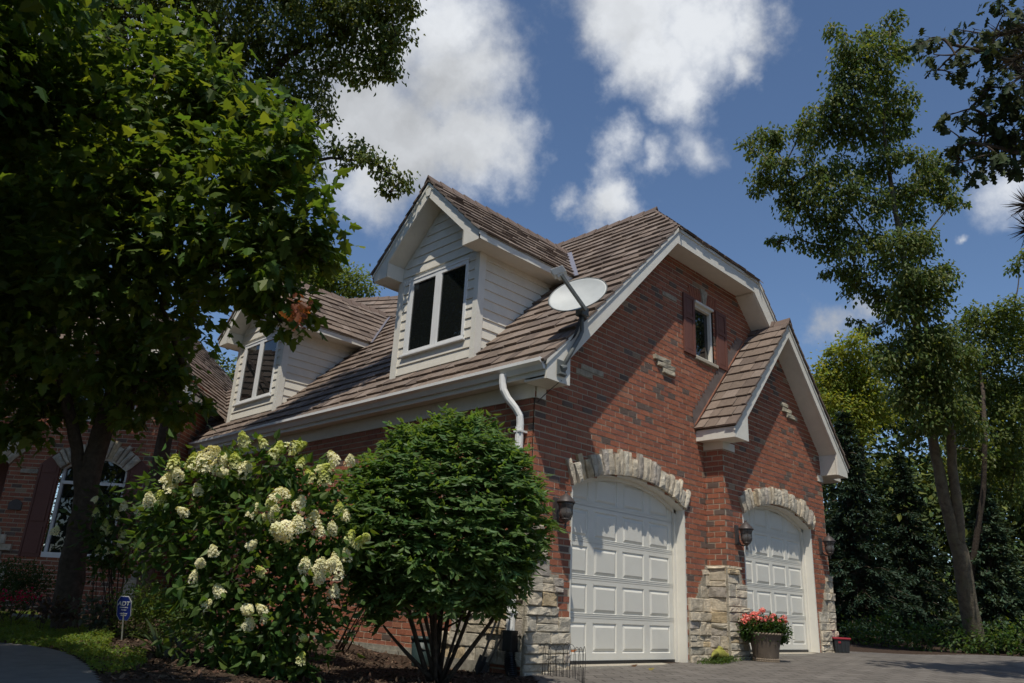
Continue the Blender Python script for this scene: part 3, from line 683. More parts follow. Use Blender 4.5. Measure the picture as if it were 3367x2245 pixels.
w = HMB(); w.add([F_ANG(3.6,-.2,-1.2),F_ANG(5.9,-.2,-1.2),F_ANG(5.9,3.8,-1.2),F_ANG(3.6,3.8,-1.2)], [(0,1,2,3)])
w.add([F_ANG(3.7,-.2,-.0),F_ANG(3.7,-.2,-1.2),F_ANG(3.7,3.8,-1.2),F_ANG(3.7,3.8,-.0)], [(0,1,2,3)]); w.add([F_ANG(3.7,3.65,-.0),F_ANG(3.7,3.65,-1.2),F_ANG(5.9,3.65,-1.2),F_ANG(5.9,3.65,-.0)], [(0,1,2,3)]); w.build('entry_porch', MT['shutter'], house)
w = HMB()      # gable roof of the angled wing
def awing(u, z, d): return F_ANG(u, z, d)
def tiles_F(mb, O, U, V, poly, **k): tiles(mb, O, U, V, poly, **k)
back = (S2, S2, 0)
for s, ln in ((-1, 7.0), (1, 4.0)):
    e = 1.78+s*2.05; O = F_ANG(e, 7.10-2.05, .35); V = np.array(F_ANG(1.78, 7.10, .35))-np.array(O)
    tiles(w, O, back, V, [(0, 0), (.05, 0), (1.8, 2.05*L45), (0, 2.05*L45)] if s < 0 else [(0, 0), (ln, 0), (ln, 2.05*L45), (0, 2.05*L45)])
    if s < 0: tiles(w, np.array(O)-V/np.linalg.norm(V)*1.0, back, V, [(.95, 0), (10, 0), (10, 1+4.4*L45), (4.1, 1+4.4*L45), (.06, 1.0), (.95, 1.0)]); tb = V/2.05*4.4; w.add([np.array(O)-np.array([0,0,.06]), np.array(O)+np.array(back)*10-np.array([0,0,.06]), np.array(O)+np.array(back)*10+tb-np.array([0,0,.06]), np.array(O)+np.array(back)*4.05+tb-np.array([0,0,.06])], [(0,1,2,3)], (.1,.08,.07))
    q = [np.array(F_ANG(e, 7.05-2.05, .33)), np.array(F_ANG(1.78, 7.05, .33))]; b = np.array(back)*ln
    w.add([q[0], q[1], q[1]+b, q[0]+b], [(0,1,2,3)], (.1,.08,.07))
caps(w, F_ANG(1.78,7.14,.35), np.array(F_ANG(1.78,7.14,.35))+np.array(back)*6, np.array([S2,-S2,-1]), np.array([-S2,S2,-1]))
w.build('roof', MT['tile'], house)
w = HMB()
for s in (-1, 1):
    P = lambda d, z, dd: F_ANG(1.78+s*d, z, dd)
    w.prism([P(0,6.68,.30),P(1.6,5.08,.30),P(1.6,4.75,.30),P(2.05,4.75,.30),P(2.05,4.96,.30),P(0,7.0,.30)], F_ANG(0,0,.34)-F_ANG(0,0,.30))
    w.prism([P(0,6.72,.02),P(1.62,5.1,.02),P(1.62,5.12,.02),P(0,6.74,.02)], F_ANG(0,0,.30)-F_ANG(0,0,.02))
    w.prism([P(1.62,4.76,.02),P(2.03,4.76,.02),P(2.03,4.78,.02),P(1.62,4.78,.02)], F_ANG(0,0,.30)-F_ANG(0,0,.02))
    w.prism([P(2.03,4.75,.30),P(2.05,4.75,.30),P(2.05,4.96,.30),P(2.03,4.96,.30)], F_ANG(0,0,-2.5)-F_ANG(0,0,.30))
w.build('barge_board', MT['white'], house)
w = HMB()      # main roof behind the dormers
dU = np.array([-.5, .866, 0]); dH = np.array([.866, .5, 0]); V = dH+np.array([0, 0, 1.0]); O = np.array([3.56, 8.84, 7.75])-dU*1.3
tiles(w, O, dU, V, [(-1.4, 0), (5.0, 0), (5.0, 1.2*L45), (-1.4, 1.2*L45)]); b = np.array([0, 0, -.04]); T = V*1.2
caps(w, O-dU*1.4+T+np.array([0,0,.02]), O+dU*5+T+np.array([0,0,.02]), -V, np.array([.866,.5,-1.0]))
w.add([O-dU*1.4+b, O+dU*5+b, O+dU*5+T+b, O-dU*1.4+T+b], [(0,1,2,3)], (.1,.08,.07))
P0 = np.array(F_ANG(3.3, 5.35, .3)); V2 = np.array([S2, S2, 1.0]); dA = np.array([-S2, S2, 0])
tiles(w, P0, dA, V2, [(-3.27, 0), (7, 0), (7, 4.1*L45), (.80, 4.1*L45)]); w.add([P0-dA*3.2+b, P0+dA*7+b, P0+dA*7+V2*4.1+b, P0+dA*.85+V2*4.1+b], [(0,1,2,3)], (.1,.08,.07))
hp = np.array(F_ANG(.03, 5.35, .3)); caps(w, hp+np.array([0,0,.06]), hp+dA*4.07+np.array([S2,S2,0])*4.07+np.array([0,0,4.13]), np.array([S2,-S2,-1.0]), np.array([-S2,-S2,-1.0]))
w.build('roof', MT['tile'], house)
# ------------------------------------------------------------------ terrain
CTRL = np.array([(0,-.05,-.15),(-.02,1.3,-.18),(-.02,2.5,-.08),(-.02,4.2,0),(-.3,10,.12),(-2.3,11.9,.15),(-3.8,3.2,.06),(-5,3.7,0),(-5.1,.5,0),(-5.8,.2,-.02),(-4.4,1.6,.02),(-2.6,-1.2,-.12),(-1.2,.3,-.2),(0,-2,-.12),(.9,-.3,-.09),(2.4,-.3,-.07),(3.9,-.2,-.04),(4.8,-.9,.02),(6.5,-.6,.08),(8.2,-.5,.12),(8.9,-.5,.13),(12.3,-2.9,.2),(13,2,.25),(9.5,.5,.15),(4,-6,-.3),(-4,-4,-.6),(-7.7,-7.2,-.9),(-9,-3,-.5),(-8,4,-.05),(-6,10,.1),(10,-9,-.2),(20,-6,.3),(20,6,.5),(30,20,.8),(0,30,.6),(-20,20,.3),(-20,-5,-.8),(0,-20,-1.2),(-8,16,.2)])
def gz(x, y):
    x, y = np.asarray(x, float), np.asarray(y, float)
    d2 = (x[..., None]-CTRL[:, 0])**2+(y[..., None]-CTRL[:, 1])**2+.05
    w = d2**-1.6
    return (w*CTRL[:, 2]).sum(-1)/w.sum(-1)
def gpt(x, y):                                   # where the ray through a pixel meets the ground
    d = ray(x, y); t = 8.0
    for _ in range(60):
        p = CAM+d*t; h = p[2]-float(gz(p[0], p[1])); t += h/(-d[2]+.03)*.6 if d[2] < -.005 else h*2
        t = min(max(t, 1), 60)
    p = CAM+d*t; p[2] = float(gz(p[0], p[1])); return p
def grid_mesh(name, xs, ys, dz, m, keep=None):
    X, Y = np.meshgrid(xs, ys); Z = gz(X, Y)+dz; n, k = len(xs), len(ys)
    V = np.stack([X.ravel(), Y.ravel(), Z.ravel()], 1)
    i, j = np.meshgrid(np.arange(n-1), np.arange(k-1)); a = (j*n+i).ravel(); Q = np.stack([a, a+1, a+1+n, a+n], 1)
    if keep is not None:
        c = V[Q].mean(1); Q = Q[keep(c[:, 0], c[:, 1])]
    me = npmesh(name, V, Q.ravel(), np.arange(len(Q))*4, np.full(len(Q), 4), m, smooth=True); return newobj(name, me)
def inpoly(poly):
    P = np.array(poly, float)
    def f(x, y):
        c = np.zeros(np.shape(x), bool); n = len(P)
        for i in range(n):
            (x0, y0), (x1, y1) = P[i], P[(i+1) % n]
            if y0 == y1: continue
            c ^= ((y0 > y) != (y1 > y)) & (x < (x1-x0)*(y-y0)/(y1-y0)+x0)
        return c
    return f
MT['soil'] = mat('mulch_soil', (.062,.042,.030), rough=.95, nscale=22, namt=.45, bump=1.0, bscale=60, spec=.1, dirt=((.13,.085,.055),35,.55,.6))
MT['path'] = mat('path_concrete', (.18,.165,.145), rough=.9, nscale=5, namt=.18, bump=.25, bscale=70, spec=.2, dirt=((.12,.11,.09),4,.55,.5))
far = np.concatenate([np.linspace(-900, -40, 14), np.linspace(-30, -13, 12), np.arange(-12, 16, .3), np.linspace(17, 40, 16), np.linspace(60, 900, 14)])
tag(grid_mesh('ground', far, far, 0, MT['soil']), kind='structure')
def paver_mat():
    m = bpy.data.materials.new('pavers'); m.use_nodes = True; N, L = m.node_tree.nodes, m.node_tree.links; p = N['Principled BSDF']; p.inputs['Roughness'].default_value = .85; p.inputs['Specular IOR Level'].default_value = .25
    t = N.new('ShaderNodeTexCoord'); mp = N.new('ShaderNodeMapping'); mp.inputs['Rotation'].default_value = (0, 0, R(38)); L.new(t.outputs['Object'], mp.inputs['Vector'])
    b = N.new('ShaderNodeTexBrick'); b.inputs['Scale'].default_value = 1; b.inputs['Brick Width'].default_value = .34; b.inputs['Row Height'].default_value = .21; b.inputs['Mortar Size'].default_value = .010; b.inputs['Mortar Smooth'].default_value = .3; b.inputs['Bias'].default_value = 0
    b.inputs['Color1'].default_value = (.13,.117,.103,1); b.inputs['Color2'].default_value = (.172,.155,.137,1); b.inputs['Mortar'].default_value = (.055,.048,.042,1); L.new(mp.outputs[0], b.inputs['Vector'])
    n = N.new('ShaderNodeTexNoise'); n.inputs['Scale'].default_value = 1.6; n.inputs['Detail'].default_value = 9; n.inputs['Roughness'].default_value = .7; L.new(t.outputs['Object'], n.inputs['Vector'])
    r = N.new('ShaderNodeMapRange'); L.new(n.outputs[0], r.inputs[0]); r.inputs[1].default_value = .3; r.inputs[2].default_value = .7; r.inputs[3].default_value = .75; r.inputs[4].default_value = 1.2
    s = N.new('ShaderNodeVectorMath'); s.operation = 'SCALE'; L.new(b.outputs['Color'], s.inputs[0]); L.new(r.outputs[0], s.inputs['Scale']); L.new(s.outputs[0], p.inputs['Base Color'])
    n2 = N.new('ShaderNodeTexNoise'); n2.inputs['Scale'].default_value = 90; n2.inputs['Detail'].default_value = 4; L.new(t.outputs['Object'], n2.inputs['Vector'])
    a = N.new('ShaderNodeMath'); a.operation = 'MULTIPLY_ADD'; L.new(b.outputs['Fac'], a.inputs[0]); a.inputs[1].default_value = -1.2; L.new(n2.outputs[0], a.inputs[2])
    bp = N.new('ShaderNodeBump'); bp.inputs['Strength'].default_value = .5; bp.inputs['Distance'].default_value = .006; L.new(a.outputs[0], bp.inputs['Height']); L.new(bp.outputs[0], p.inputs['Normal']); return m
DRIVE = [(-.05,-.20),(.0,-.02),(4.5,-.02),(4.55,-.4),(8.9,-.4),(9.4,-.15),(11.0,-1.6),(12.6,-3.0),(16,-5),(16,-16),(-9,-16),(-6.5,-7.0),(-4.0,-4.2),(-1.6,-1.75),(-.8,-.95)]
ind = inpoly(DRIVE)
tag(grid_mesh('driveway', np.arange(-9, 16.2, .07), np.arange(-16, .4, .07), .012, paver_mat(), lambda x, y: ind(x, y)), kind='structure')
PATH = [tuple(gpt(*p)[:2]) for p in ((-60,1488),(0,1479),(60,1484),(130,1496),(180,1517),(212,1545),(235,1580),(260,1640))]
PATH = PATH+[(-6.6,-3.4),(-10,-3.0),(-10,6.5)]
inp = inpoly(PATH)
tag(grid_mesh('path', np.arange(-10, -4, .04), np.arange(-3.6, 7, .04), .015, MT['path'], lambda x, y: inp(x, y)), kind='structure')

# ------------------------------------------------------------------ foliage
def nrm(a): return a/(np.linalg.norm(a, axis=-1, keepdims=True)+1e-9)
def halves(pts, fold):
    pts = np.array(pts, float); z = -fold*np.abs(pts[:, 0]); A = np.stack([pts[:, 0], pts[:, 1], z], 1); B = A.copy(); B[:, 0] *= -1
    k = len(pts); return np.concatenate([A, B]), [list(range(k)), list(range(2*k-1, k-1, -1))]
LEAF = dict(
    maple=halves([(0,0),(.20,-.06),(.40,.0),(.27,.17),(.54,.44),(.27,.44),(.23,.70),(0,1.0)], .35),
    ovate=halves([(0,0),(.25,.22),(.27,.48),(0,1.0)], .45),
    narrow=halves([(0,0),(.17,.3),(.17,.6),(0,1.0)], .4),
    oak=halves([(0,0),(.09,.14),(.30,.20),(.13,.34),(.44,.50),(.16,.58),(.28,.80),(0,1.0)], .3),
    petal=halves([(0,0),(.34,.40),(.30,.85),(0,1.0)], .2),
    needle=(np.array([(-.045,0,0),(.045,0,0),(.0,1,0)]), [[0,1,2]]),
    spray=(np.array([(-.10,0,0),(.10,0,0),(.17,.5,-.03),(0,1,-.05),(-.17,.5,-.03)]), [[0,1,2,3,4]]))
def leafmesh(name, P, S, T, Nh, tmpl, cols, m, origin=(0,0,0)):
    tv, tf = LEAF[tmpl]; n, k = len(P), len(tv)
    T = nrm(T); s = nrm(np.cross(T, Nh)); u = np.cross(s, T)
    V = P[:, None, :]+S[:, None, None]*(tv[None, :, 0:1]*s[:, None, :]+tv[None, :, 1:2]*T[:, None, :]+tv[None, :, 2:3]*u[:, None, :])
    V = V.reshape(-1, 3)-np.array(origin)
    base = np.arange(n)*k; loops = np.concatenate([np.concatenate([(base+i)[:, None] for i in f], 1) if False else (base[:, None]+np.array(f)[None, :]) for f in tf], 1).ravel()
    tot = np.tile([len(f) for f in tf], n); st = np.concatenate([[0], np.cumsum(tot)[:-1]])
    return npmesh(name, V, loops, st, tot, m, np.repeat(cols, k, 0))
def sphere(n, r=None):
    r = r if r is not None else rng; return nrm(r.normal(size=(n, 3)))
def leafcols(n, base, var=.22, alt=None, altp=.15):
    c = np.array(base)[None, :]*(1+rng.uniform(-var, var, (n, 1))); c[:, 0] *= 1+rng.uniform(-.18, .18, n)
    if alt is not None:
        k = rng.random(n) < altp; c[k] = np.array(alt)*(1+rng.uniform(-.2, .2, (k.sum(), 1)))
    return c
MT['leaf'] = mat('leaf', attr=True, rough=.45, spec=.3, trans=.5)
MT['leaf_dark'] = mat('leaf_thick', attr=True, rough=.6, spec=.1, trans=.14)
MT['bark'] = mat('bark', (.085,.066,.050), rough=.95, nscale=12, namt=.4, bump=1.0, bscale=25, spec=.15, dirt=((.16,.14,.11),8,.55,.5))
MT['bark_pale'] = mat('bark_pale', (.15,.125,.09), rough=.95, nscale=8, namt=.4, bump=1.0, bscale=22, spec=.15, dirt=((.10,.105,.05),4,.5,.6))
MT['twig'] = mat('twig', (.075,.05,.04), rough=.9, nscale=20, namt=.3, spec=.15)
def cloud(clumps, per, spread=.13, leaf=.1, shell=.45, droop=.5, outw=.6, flat=1.0, sub=14, dens=1.0):
    """leaf positions: clumps (centre, radius) > sub-clusters near the clump's skin > leaves"""
    Ps, Ts, Ns, hubs = [], [], [], []
    for (c, r) in clumps:
        n = max(12, int(per*r*r*dens)); m = max(3, n//sub)
        d = sphere(m); q = shell+(1-shell)*rng.random(m)**.6
        h = c+d*(r*q)[:, None]*np.array([1, 1, flat]); hubs.append((c, r, h))
        i = rng.integers(0, m, n)
        p = h[i]+rng.normal(size=(n, 3))*min(spread, r*.45)*np.array([1, 1, .75])
        o = nrm(p-c+rng.normal(size=(n, 3))*.35*r); t = o*outw+np.array([0, 0, -droop])+rng.normal(size=(n, 3))*.45
        nn = np.array([0, 0, 1.0])+o*.5+rng.normal(size=(n, 3))*.45
        Ps.append(p); Ts.append(t); Ns.append(nn)
    return np.concatenate(Ps), np.concatenate(Ts), np.concatenate(Ns), hubs
def pxclumps(L, jitter=.25):
    out = []
    for q in L:
        x, y, d, r = q[:4]; out.append((at(x, y, d+random.uniform(-jitter, jitter)*min(2.5, pxm(r, d)*1.2)), pxm(r, d)))
    return out
def bez(a, b, c, n=7):
    return [(1-t)**2*np.array(a)+2*t*(1-t)*np.array(b)+t*t*np.array(c) for t in np.linspace(0, 1, n)]
def limbs(mb, trunk, tr, hubs, twigs=4, kr=.011):
    """each clump hangs on the nearest trunk point or nearer clump; limb girth grows with what it carries"""
    trunk = np.array(trunk); C = np.array([c for c, r, h in hubs]); m = len(C); nt = len(trunk)
    lowest = trunk[:, 2] > trunk[0, 2]+.25*(trunk[-1, 2]-trunk[0, 2])
    dt = np.array([np.min(np.linalg.norm(trunk[lowest]-c, axis=1)+np.maximum(0, trunk[lowest][:, 2]-c[2])*1.2) for c in C])
    order = np.argsort(dt); par = {}; done = []
    for k in order:
        c = C[k]; d = np.linalg.norm(trunk-c, axis=1)*1.0+np.maximum(0, trunk[:, 2]-c[2])*1.2+np.where(lowest, 0, 9); i = int(np.argmin(d)); best, who = d[i], -1-i
        for q in done:
            dq = np.linalg.norm(C[q]-c)*1.15+max(0, C[q][2]-c[2])*.5
            if dq < best: best, who = dq, q
        par[k] = who; done.append(k)
    cnt = {k: 1 for k in order}
    for k in reversed(order):
        if par[k] >= 0: cnt[par[k]] += cnt[k]
    for k in order:
        c, r, h = hubs[k]; a = C[par[k]] if par[k] >= 0 else trunk[-1-par[k]]; ra = kr*math.sqrt(cnt[k])+.004
        if par[k] < 0: ra = min(ra, tr[-1-par[k]]*.8)
        L = np.linalg.norm(c-a); pts = bez(a, (a+c)/2+np.array([0, 0, .05*L])+rng.normal(size=3)*.08*L, c, 8)
        mb.tube(pts, list(np.linspace(ra, max(.005, ra*.55 if cnt[k] > 1 else .006), len(pts))), n=6, cap=False)
        for q in h[rng.permutation(len(h))[:twigs]]:
            s = pts[random.randint(4, 7)]; mb.tube(bez(s, (s+q)/2+rng.normal(size=3)*.12*r, q, 4), [.007, .006, .004, .002], n=4, cap=False)
def d_safe(c, trunk): return np.linalg.norm(trunk-c, axis=1)
def tree(name, label, group, trunks, L, per, leaf, tmpl, base, alt=None, altp=.15, droop=.5, bark='bark', m='leaf', spread=.14, var=.22, dens=1.0, twigs=4, every=1, shell=.45, extra=None, cat='tree', sizev=.3, outw=.6, lim=True, kr=.011):
    root_p = trunks[0][0][0]; o = empty(name, tuple(root_p)); tag(o, label, cat, group)
    P, T, Nn, hubs = cloud(pxclumps(L)+(extra or []), per, spread, leaf, shell, droop, outw, dens=dens)
    n = len(P); S = leaf*(1+rng.uniform(-sizev, sizev, n))
    newobj('crown', leafmesh('crown', P, S, T, Nn, tmpl, leafcols(n, base, var, alt, altp), MT[m], root_p), o)
    mb = MB(root_p); tubes = []
    for pts, rad in trunks:
        pp = []; rr = []
        for i in range(len(pts)-1):
            for t in np.linspace(0, 1, 5)[:-1]: pp.append(np.array(pts[i])*(1-t)+np.array(pts[i+1])*t+rng.normal(size=3)*rad[i]*.06); rr.append((rad[i]*(1-t)+rad[i+1]*t)*(1+rng.uniform(-.05, .05)))
        pp.append(np.array(pts[-1])); rr.append(rad[-1]); mb.tube(pp, rr, n=12)
        tubes.append((pp, rr))
    if lim: limbs(mb, np.concatenate([np.array(x[0]) for x in tubes]), np.concatenate([np.array(x[1]) for x in tubes]), hubs, twigs, kr)
    mb.build('trunk', MT[bark], o, smooth=True)
    return o
def P3(*a): return [at(*q) for q in a]
def trunkpath(q, gnd=True):
    pts = P3(*q)
    if gnd:
        p = pts[0].copy(); p[2] = float(gz(p[0], p[1]))-.1; pts[0] = p
    return pts
# the sugar maple in front of the old wing
MAPLE = [(60,60,8,110),(190,60,8.6,75),(60,200,8.5,130),(60,380,9,140),(60,560,9,140),(60,740,9,130),(60,880,9.5,90),(-60,300,9,160),(-60,650,9,160),
 (220,270,8.7,95),(230,420,8,130),(220,600,8,130),(210,780,8.5,115),(200,890,9.6,65),(330,140,8.5,75),(420,110,8.2,70),(480,180,8,80),(400,250,8,100),(520,270,8,80),
 (380,400,7.5,110),(530,380,7.2,100),(640,330,7.0,70),(630,250,7.5,45),(680,310,7.2,38),(380,560,7.8,120),(530,520,7.2,110),(650,450,7,75),(690,520,7,60),(715,565,7.1,45),
 (375,710,8,100),(520,620,7.5,84),(640,610,7.2,80),(670,690,7.2,48),(612,690,7.5,42),(340,860,8.6,75),(420,838,8.6,46),(460,938,8.5,24),(408,935,8.7,38),(100,960,9.2,55),(740,600,7.1,24),(645,740,7.2,22),
 (20,960,9.3,60),(300,940,9.0,42)]
MAPLE = [(x, y, d+2.0, r) for (x, y, d, r) in MAPLE]+[(-200,100,8.0,150),(-270,350,8.0,160),(-150,-110,8.5,150),(-380,200,8.0,190),(-300,560,9.0,170),(80,-120,9,150),(-520,380,8,200)]
mt = trunkpath([(150,1440,11.2),(168,1290,11.2),(190,1180,11.2),(216,1050,11.3),(244,960,11.4),(300,800,11.6),(345,640,11.6),(360,480,11.5),(365,360,11.5)])
m2 = [mt[2]]+P3((184,1080,11.2),(168,980,11.2),(150,900,11.2),(110,720,11.2),(80,560,11.1))
tree('maple_tree', 'large leafy maple with a thick leaning trunk in front of the angled wing', None,
     [(mt, [.20,.18,.165,.155,.14,.11,.07,.05,.03]), (m2, [.10,.09,.085,.08,.06,.045,.03])], MAPLE, 1400, .142, 'maple', (.088,.148,.028), (.14,.185,.03), .18, droop=.45, spread=.19, dens=1.0, twigs=4, outw=.7, sizev=.45, shell=.55, extra=[(np.array(p), r) for p, r in (((-8.3,-.5,6.3),.8),((-7.8,3.0,6.8),.9),((-9.2,-1.5,7.2),1.1),((-9.8,.5,7.0),1.0),((-7.0,4.0,7.2),.9),((-8.8,-2.2,6.2),1.2),((-7.9,-1.5,5.6),1.0),((-8.6,.4,6.6),1.1),((-7.7,-2.7,5.3),.9),((-9.6,-3,7),1.2))])
# brown dead leaf cluster caught in the maple
c = at(685,715,7.1); n = 42; P = c+rng.normal(size=(n,3))*np.array([.045,.045,.07])
do = newobj('dead_leaf_cluster', leafmesh('dead_leaf_cluster', P-c, rng.uniform(.05,.11,n), rng.normal(size=(n,3))+np.array([0,0,-.8]), rng.normal(size=(n,3)), 'oak', leafcols(n,(.23,.085,.045),.35), MT['leaf'])); do.location = c
tag(do, 'clump of dried rust brown leaves hanging in the maple beside the farther dormer', 'dead leaves')
# pear tree behind the maple
PEAR = [(300,40,12,80),(400,20,12.3,90),(520,40,12.5,95),(640,50,12.5,80),(740,60,12.5,75),(840,50,12.5,75),(900,30,12.5,45),(880,115,12.3,52),(912,90,12.3,32),(800,140,12.5,50),(860,158,12.5,36),(905,172,12.2,22),(720,160,12.5,42),(640,165,12.8,48),(560,150,12.8,75),(480,130,13,80),(685,225,12.5,38),(730,215,12.5,38),(665,290,12.6,42),(735,272,12.4,30),(620,250,12.9,42),(700,330,12.5,34),(685,395,12.5,34),(645,380,12.8,55),(600,330,12.9,60),(770,338,12.3,22),(815,348,12.3,30),(858,370,12.2,30),(890,398,12.1,26),(922,412,12.1,24),(892,440,12,18),(930,442,12,13),(795,388,12.3,16),(725,372,12.4,24),(200,20,12.2,80),(780,20,12.4,60),(930,10,12.3,26),(560,260,12.8,60),(880,-60,12.4,90),(700,-70,12.5,110),(500,-80,12.4,120)]
PEAR = [(x, y, d+2.2, r) for (x, y, d, r) in PEAR]+[(150,-80,14.5,150),(-40,60,15,160),(-120,300,15.5,150),(60,250,15.5,130),(250,180,15.5,110),(340,300,15.6,120),(120,480,15.8,120),(-60,560,16,130),(420,330,15.4,100),(300,-150,14.8,160)]
pt = trunkpath([(330,1400,15.2),(360,1100,15.7),(430,750,15.5),(520,420,15.2),(600,195,15.0),(660,130,14.8),(740,85,14.7),(830,62,14.6)])
p2 = [pt[3]]+P3((620,410,14.9),(690,378,14.7),(760,362,14.6),(850,372,14.4))
p4 = [pt[3]]+P3((520,220,15.0),(500,80,14.8),(480,-60,14.7))
tree('pear_tree', 'tall small leaved tree behind the maple, its branches reaching out over the roof', None, [(pt, [.17,.15,.13,.10,.085,.06,.045,.03]), (p2, [.05,.042,.035,.028,.016]), (p4, [.09,.07,.05,.03])], PEAR, 3600, .094, 'ovate', (.105,.140,.036), (.16,.18,.04), .18, droop=1.0, spread=.10, dens=1.0, twigs=4, outw=.35, extra=[(np.array(p), r) for p, r in (((-4.4,10,8.5),1.2),((-5.6,11,9.2),1.3),((-3.4,9.2,8.6),.9),((-6.2,12.2,8.4),1.3),((-3.9,10.6,7.0),.8),((-6.6,10,7.6),1.2),((-4.9,8.6,10),1.2),((-7.5,13,8.5),1.4))])
# the two stemmed tree to the right of the drive
rg2 = lambda L, d: [(1641.6+.4454*x, .4454*y, d+random.uniform(-.5, .5), .4454*r*.86) for (x, y, r) in L]
rg4 = lambda L, d, k=.9: [(1816+.35647*x, 698.5+.35647*y, d+random.uniform(-.6, .6), .35647*r*k) for (x, y, r) in L]
RT = rg2([(930,90,40),(900,150,50),(620,160,50),(680,230,60),(780,200,60),(860,230,70),(760,300,80),(680,330,80),(940,250,60),(980,300,35),(880,350,70),(650,430,70),(740,430,80),(620,500,50),(840,450,80),(960,480,50),(1020,500,35),(560,590,70),(480,600,45),(660,560,80),(780,570,90),(900,570,80),(980,570,55),(440,680,50),(520,700,80),(640,680,90),(760,690,90),(880,690,80),(980,660,50),(320,680,45),(240,690,50),(300,740,60),(160,740,35),(200,780,40),(280,830,60),(360,850,50),(240,900,60),(320,930,60),(230,980,45),(400,960,60),(380,1030,60),(470,820,40),(500,880,50),(580,900,70),(520,980,80),(640,860,70),(700,980,90),(800,880,90),(900,820,80),(980,800,40),(1060,820,60),(1130,850,70),(1080,930,80),(1180,930,70),(1160,1010,60),(1240,1040,50),(1290,1055,22),(1020,1010,80),(920,1000,70),(820,1050,90),(600,1060,90),(460,1080,70),(380,1110,40),(640,1180,80),(540,1160,60),(430,1230,45),(340,1245,40),(290,1250,25),(520,1260,50),(600,1290,60),(700,1280,70),(800,1230,80),(1000,1120,70),(1080,1230,50),(1030,1290,50),(1110,1270,25),(640,1400,60),(570,1400,30),(740,1400,70),(860,1370,70),(1000,1380,60),(1090,1420,60),(1180,1400,40),(1220,1420,25),(720,1480,60),(820,1500,70),(960,1490,70),(1080,1500,60),(900,1560,70)], 18)
RT += rg4([(600,300,80),(740,250,90),(880,230,70),(980,200,70),(700,400,90),(830,400,90),(950,350,80),(760,540,80),(870,520,90),(980,480,80),(680,650,60),(760,650,60),(900,650,80),(1000,620,70),(800,800,55),(720,880,45),(930,780,50),(1060,700,60),(385,105,26),(440,115,26),(540,150,50)], 18)
RT += [(x, y, 17.2, r) for (x, y, r) in ((2090,640,40),(2130,700,38),(2070,720,36),(2150,780,42),(2100,800,40),(2170,860,42),(2120,880,40),(2080,900,34),(2190,930,38),(2140,960,36),(2210,820,36),(2060,560,34),(2110,560,34),(2160,640,34),(2040,830,30),(2230,980,28))]
rt = trunkpath([(2240,1480,18),(2205,1270,18),(2168,1140,18),(2142,1010,18),(2120,820,18),(2085,640,18),(2055,480,18),(2030,300,18),(2045,70,18)])
r2 = [rt[1]]+P3((2202,1180,17.9),(2188,1080,17.9),(2184,1000,17.8),(2160,850,18.0),(2120,720,18.2),(2040,600,18.4),(1960,500,18.4),(1900,430,18.3))
r3 = [rt[4]]+P3((2160,700,18.2),(2200,560,18.3),(2190,450,18.3))
tree('tall_tree', 'tall tree with two pale leaning stems rising beyond the driveway', None, [(rt, [.23,.18,.135,.115,.10,.08,.055,.035,.015]), (r2, [.13,.115,.105,.10,.07,.05,.03,.02,.01])], RT, 4900, .098, 'ovate', (.105,.150,.042), (.17,.19,.055), .18, droop=1.0, bark='bark_pale', spread=.13, dens=1.0, twigs=2, outw=.4)
# yellow green tree and the leafy tree behind it
YT = rg4([(230,420,80),(330,330,85),(420,250,75),(450,190,45),(300,480,100),(420,420,100),(520,350,80),(380,560,110),(500,520,110),(260,620,70),(400,680,100),(520,660,90),(330,790,70),(450,800,80),(600,700,70),(250,300,30),(200,500,50)], 25)
yt = trunkpath([(1985,1480,25),(1985,1200,25),(1975,980,25),(1968,850,25)])
tree('yellow_green_tree', 'rounded yellow green tree showing just right of the bay gable', None, [(yt, [.16,.13,.09,.04])], YT, 4200, .12, 'ovate', (.22,.27,.045), (.30,.30,.045), .25, droop=.6, spread=.2, twigs=2)
BT = rg4([(1100,250,100),(1200,150,110),(1320,150,110),(1430,120,110),(1130,120,60),(1180,50,60),(1300,60,80),(1430,30,90),(1100,380,90),(1230,330,110),(1370,300,110),(1480,300,90),(1250,480,100),(1380,480,100),(1480,500,90),(1150,520,80),(1200,650,100),(1330,650,110),(1450,680,100),(1180,800,100),(1320,820,110),(1450,830,100),(1230,950,90),(1400,980,110),(1100,700,80),(1050,820,70),(1100,920,80),(1180,1000,80),(1300,1050,90),(1450,1060,90),(1150,1150,70),(1280,1180,80),(1420,1200,90),(1000,900,60),(1470,-260,60),(1500,-330,45),(1550,200,150),(1560,600,150)], 21)
bt = trunkpath([(2225,1500,20),(2232,1300,20),(2258,1140,20),(2262,1000,20),(2258,900,20.5),(2252,850,21)])
tree('slender_tree', 'slender dark stemmed leafy tree at the right edge of the woods', None, [(bt, [.10,.085,.07,.06,.05,.03])], BT, 2900, .11, 'ovate', (.115,.16,.045), (.17,.20,.045), .2, droop=.6, spread=.18, twigs=2)
UT = rg4([(1050,1050,60),(1150,1040,60),(1370,1180,40),(1300,1130,50),(1200,1100,60),(1420,1100,60),(1080,950,50)], 23)
tree('young_tree', 'young yellow leaved tree lit between the trunks at right', None, [(trunkpath([(2250,1490,23.5),(2255,1250,23.5),(2250,1080,23.5)]), [.06,.05,.03])], UT, 1800, .11, 'ovate', (.19,.21,.02), (.10,.13,.03), .3, droop=.5, spread=.2, twigs=2)
GT = [(720,640,27,50),(770,630,27,36),(805,645,26.5,30),(838,662,26.5,22),(740,600,27,28),(690,600,27,50),(650,560,27,60),(700,680,27,60),(790,680,27,40),(600,600,27,70)]
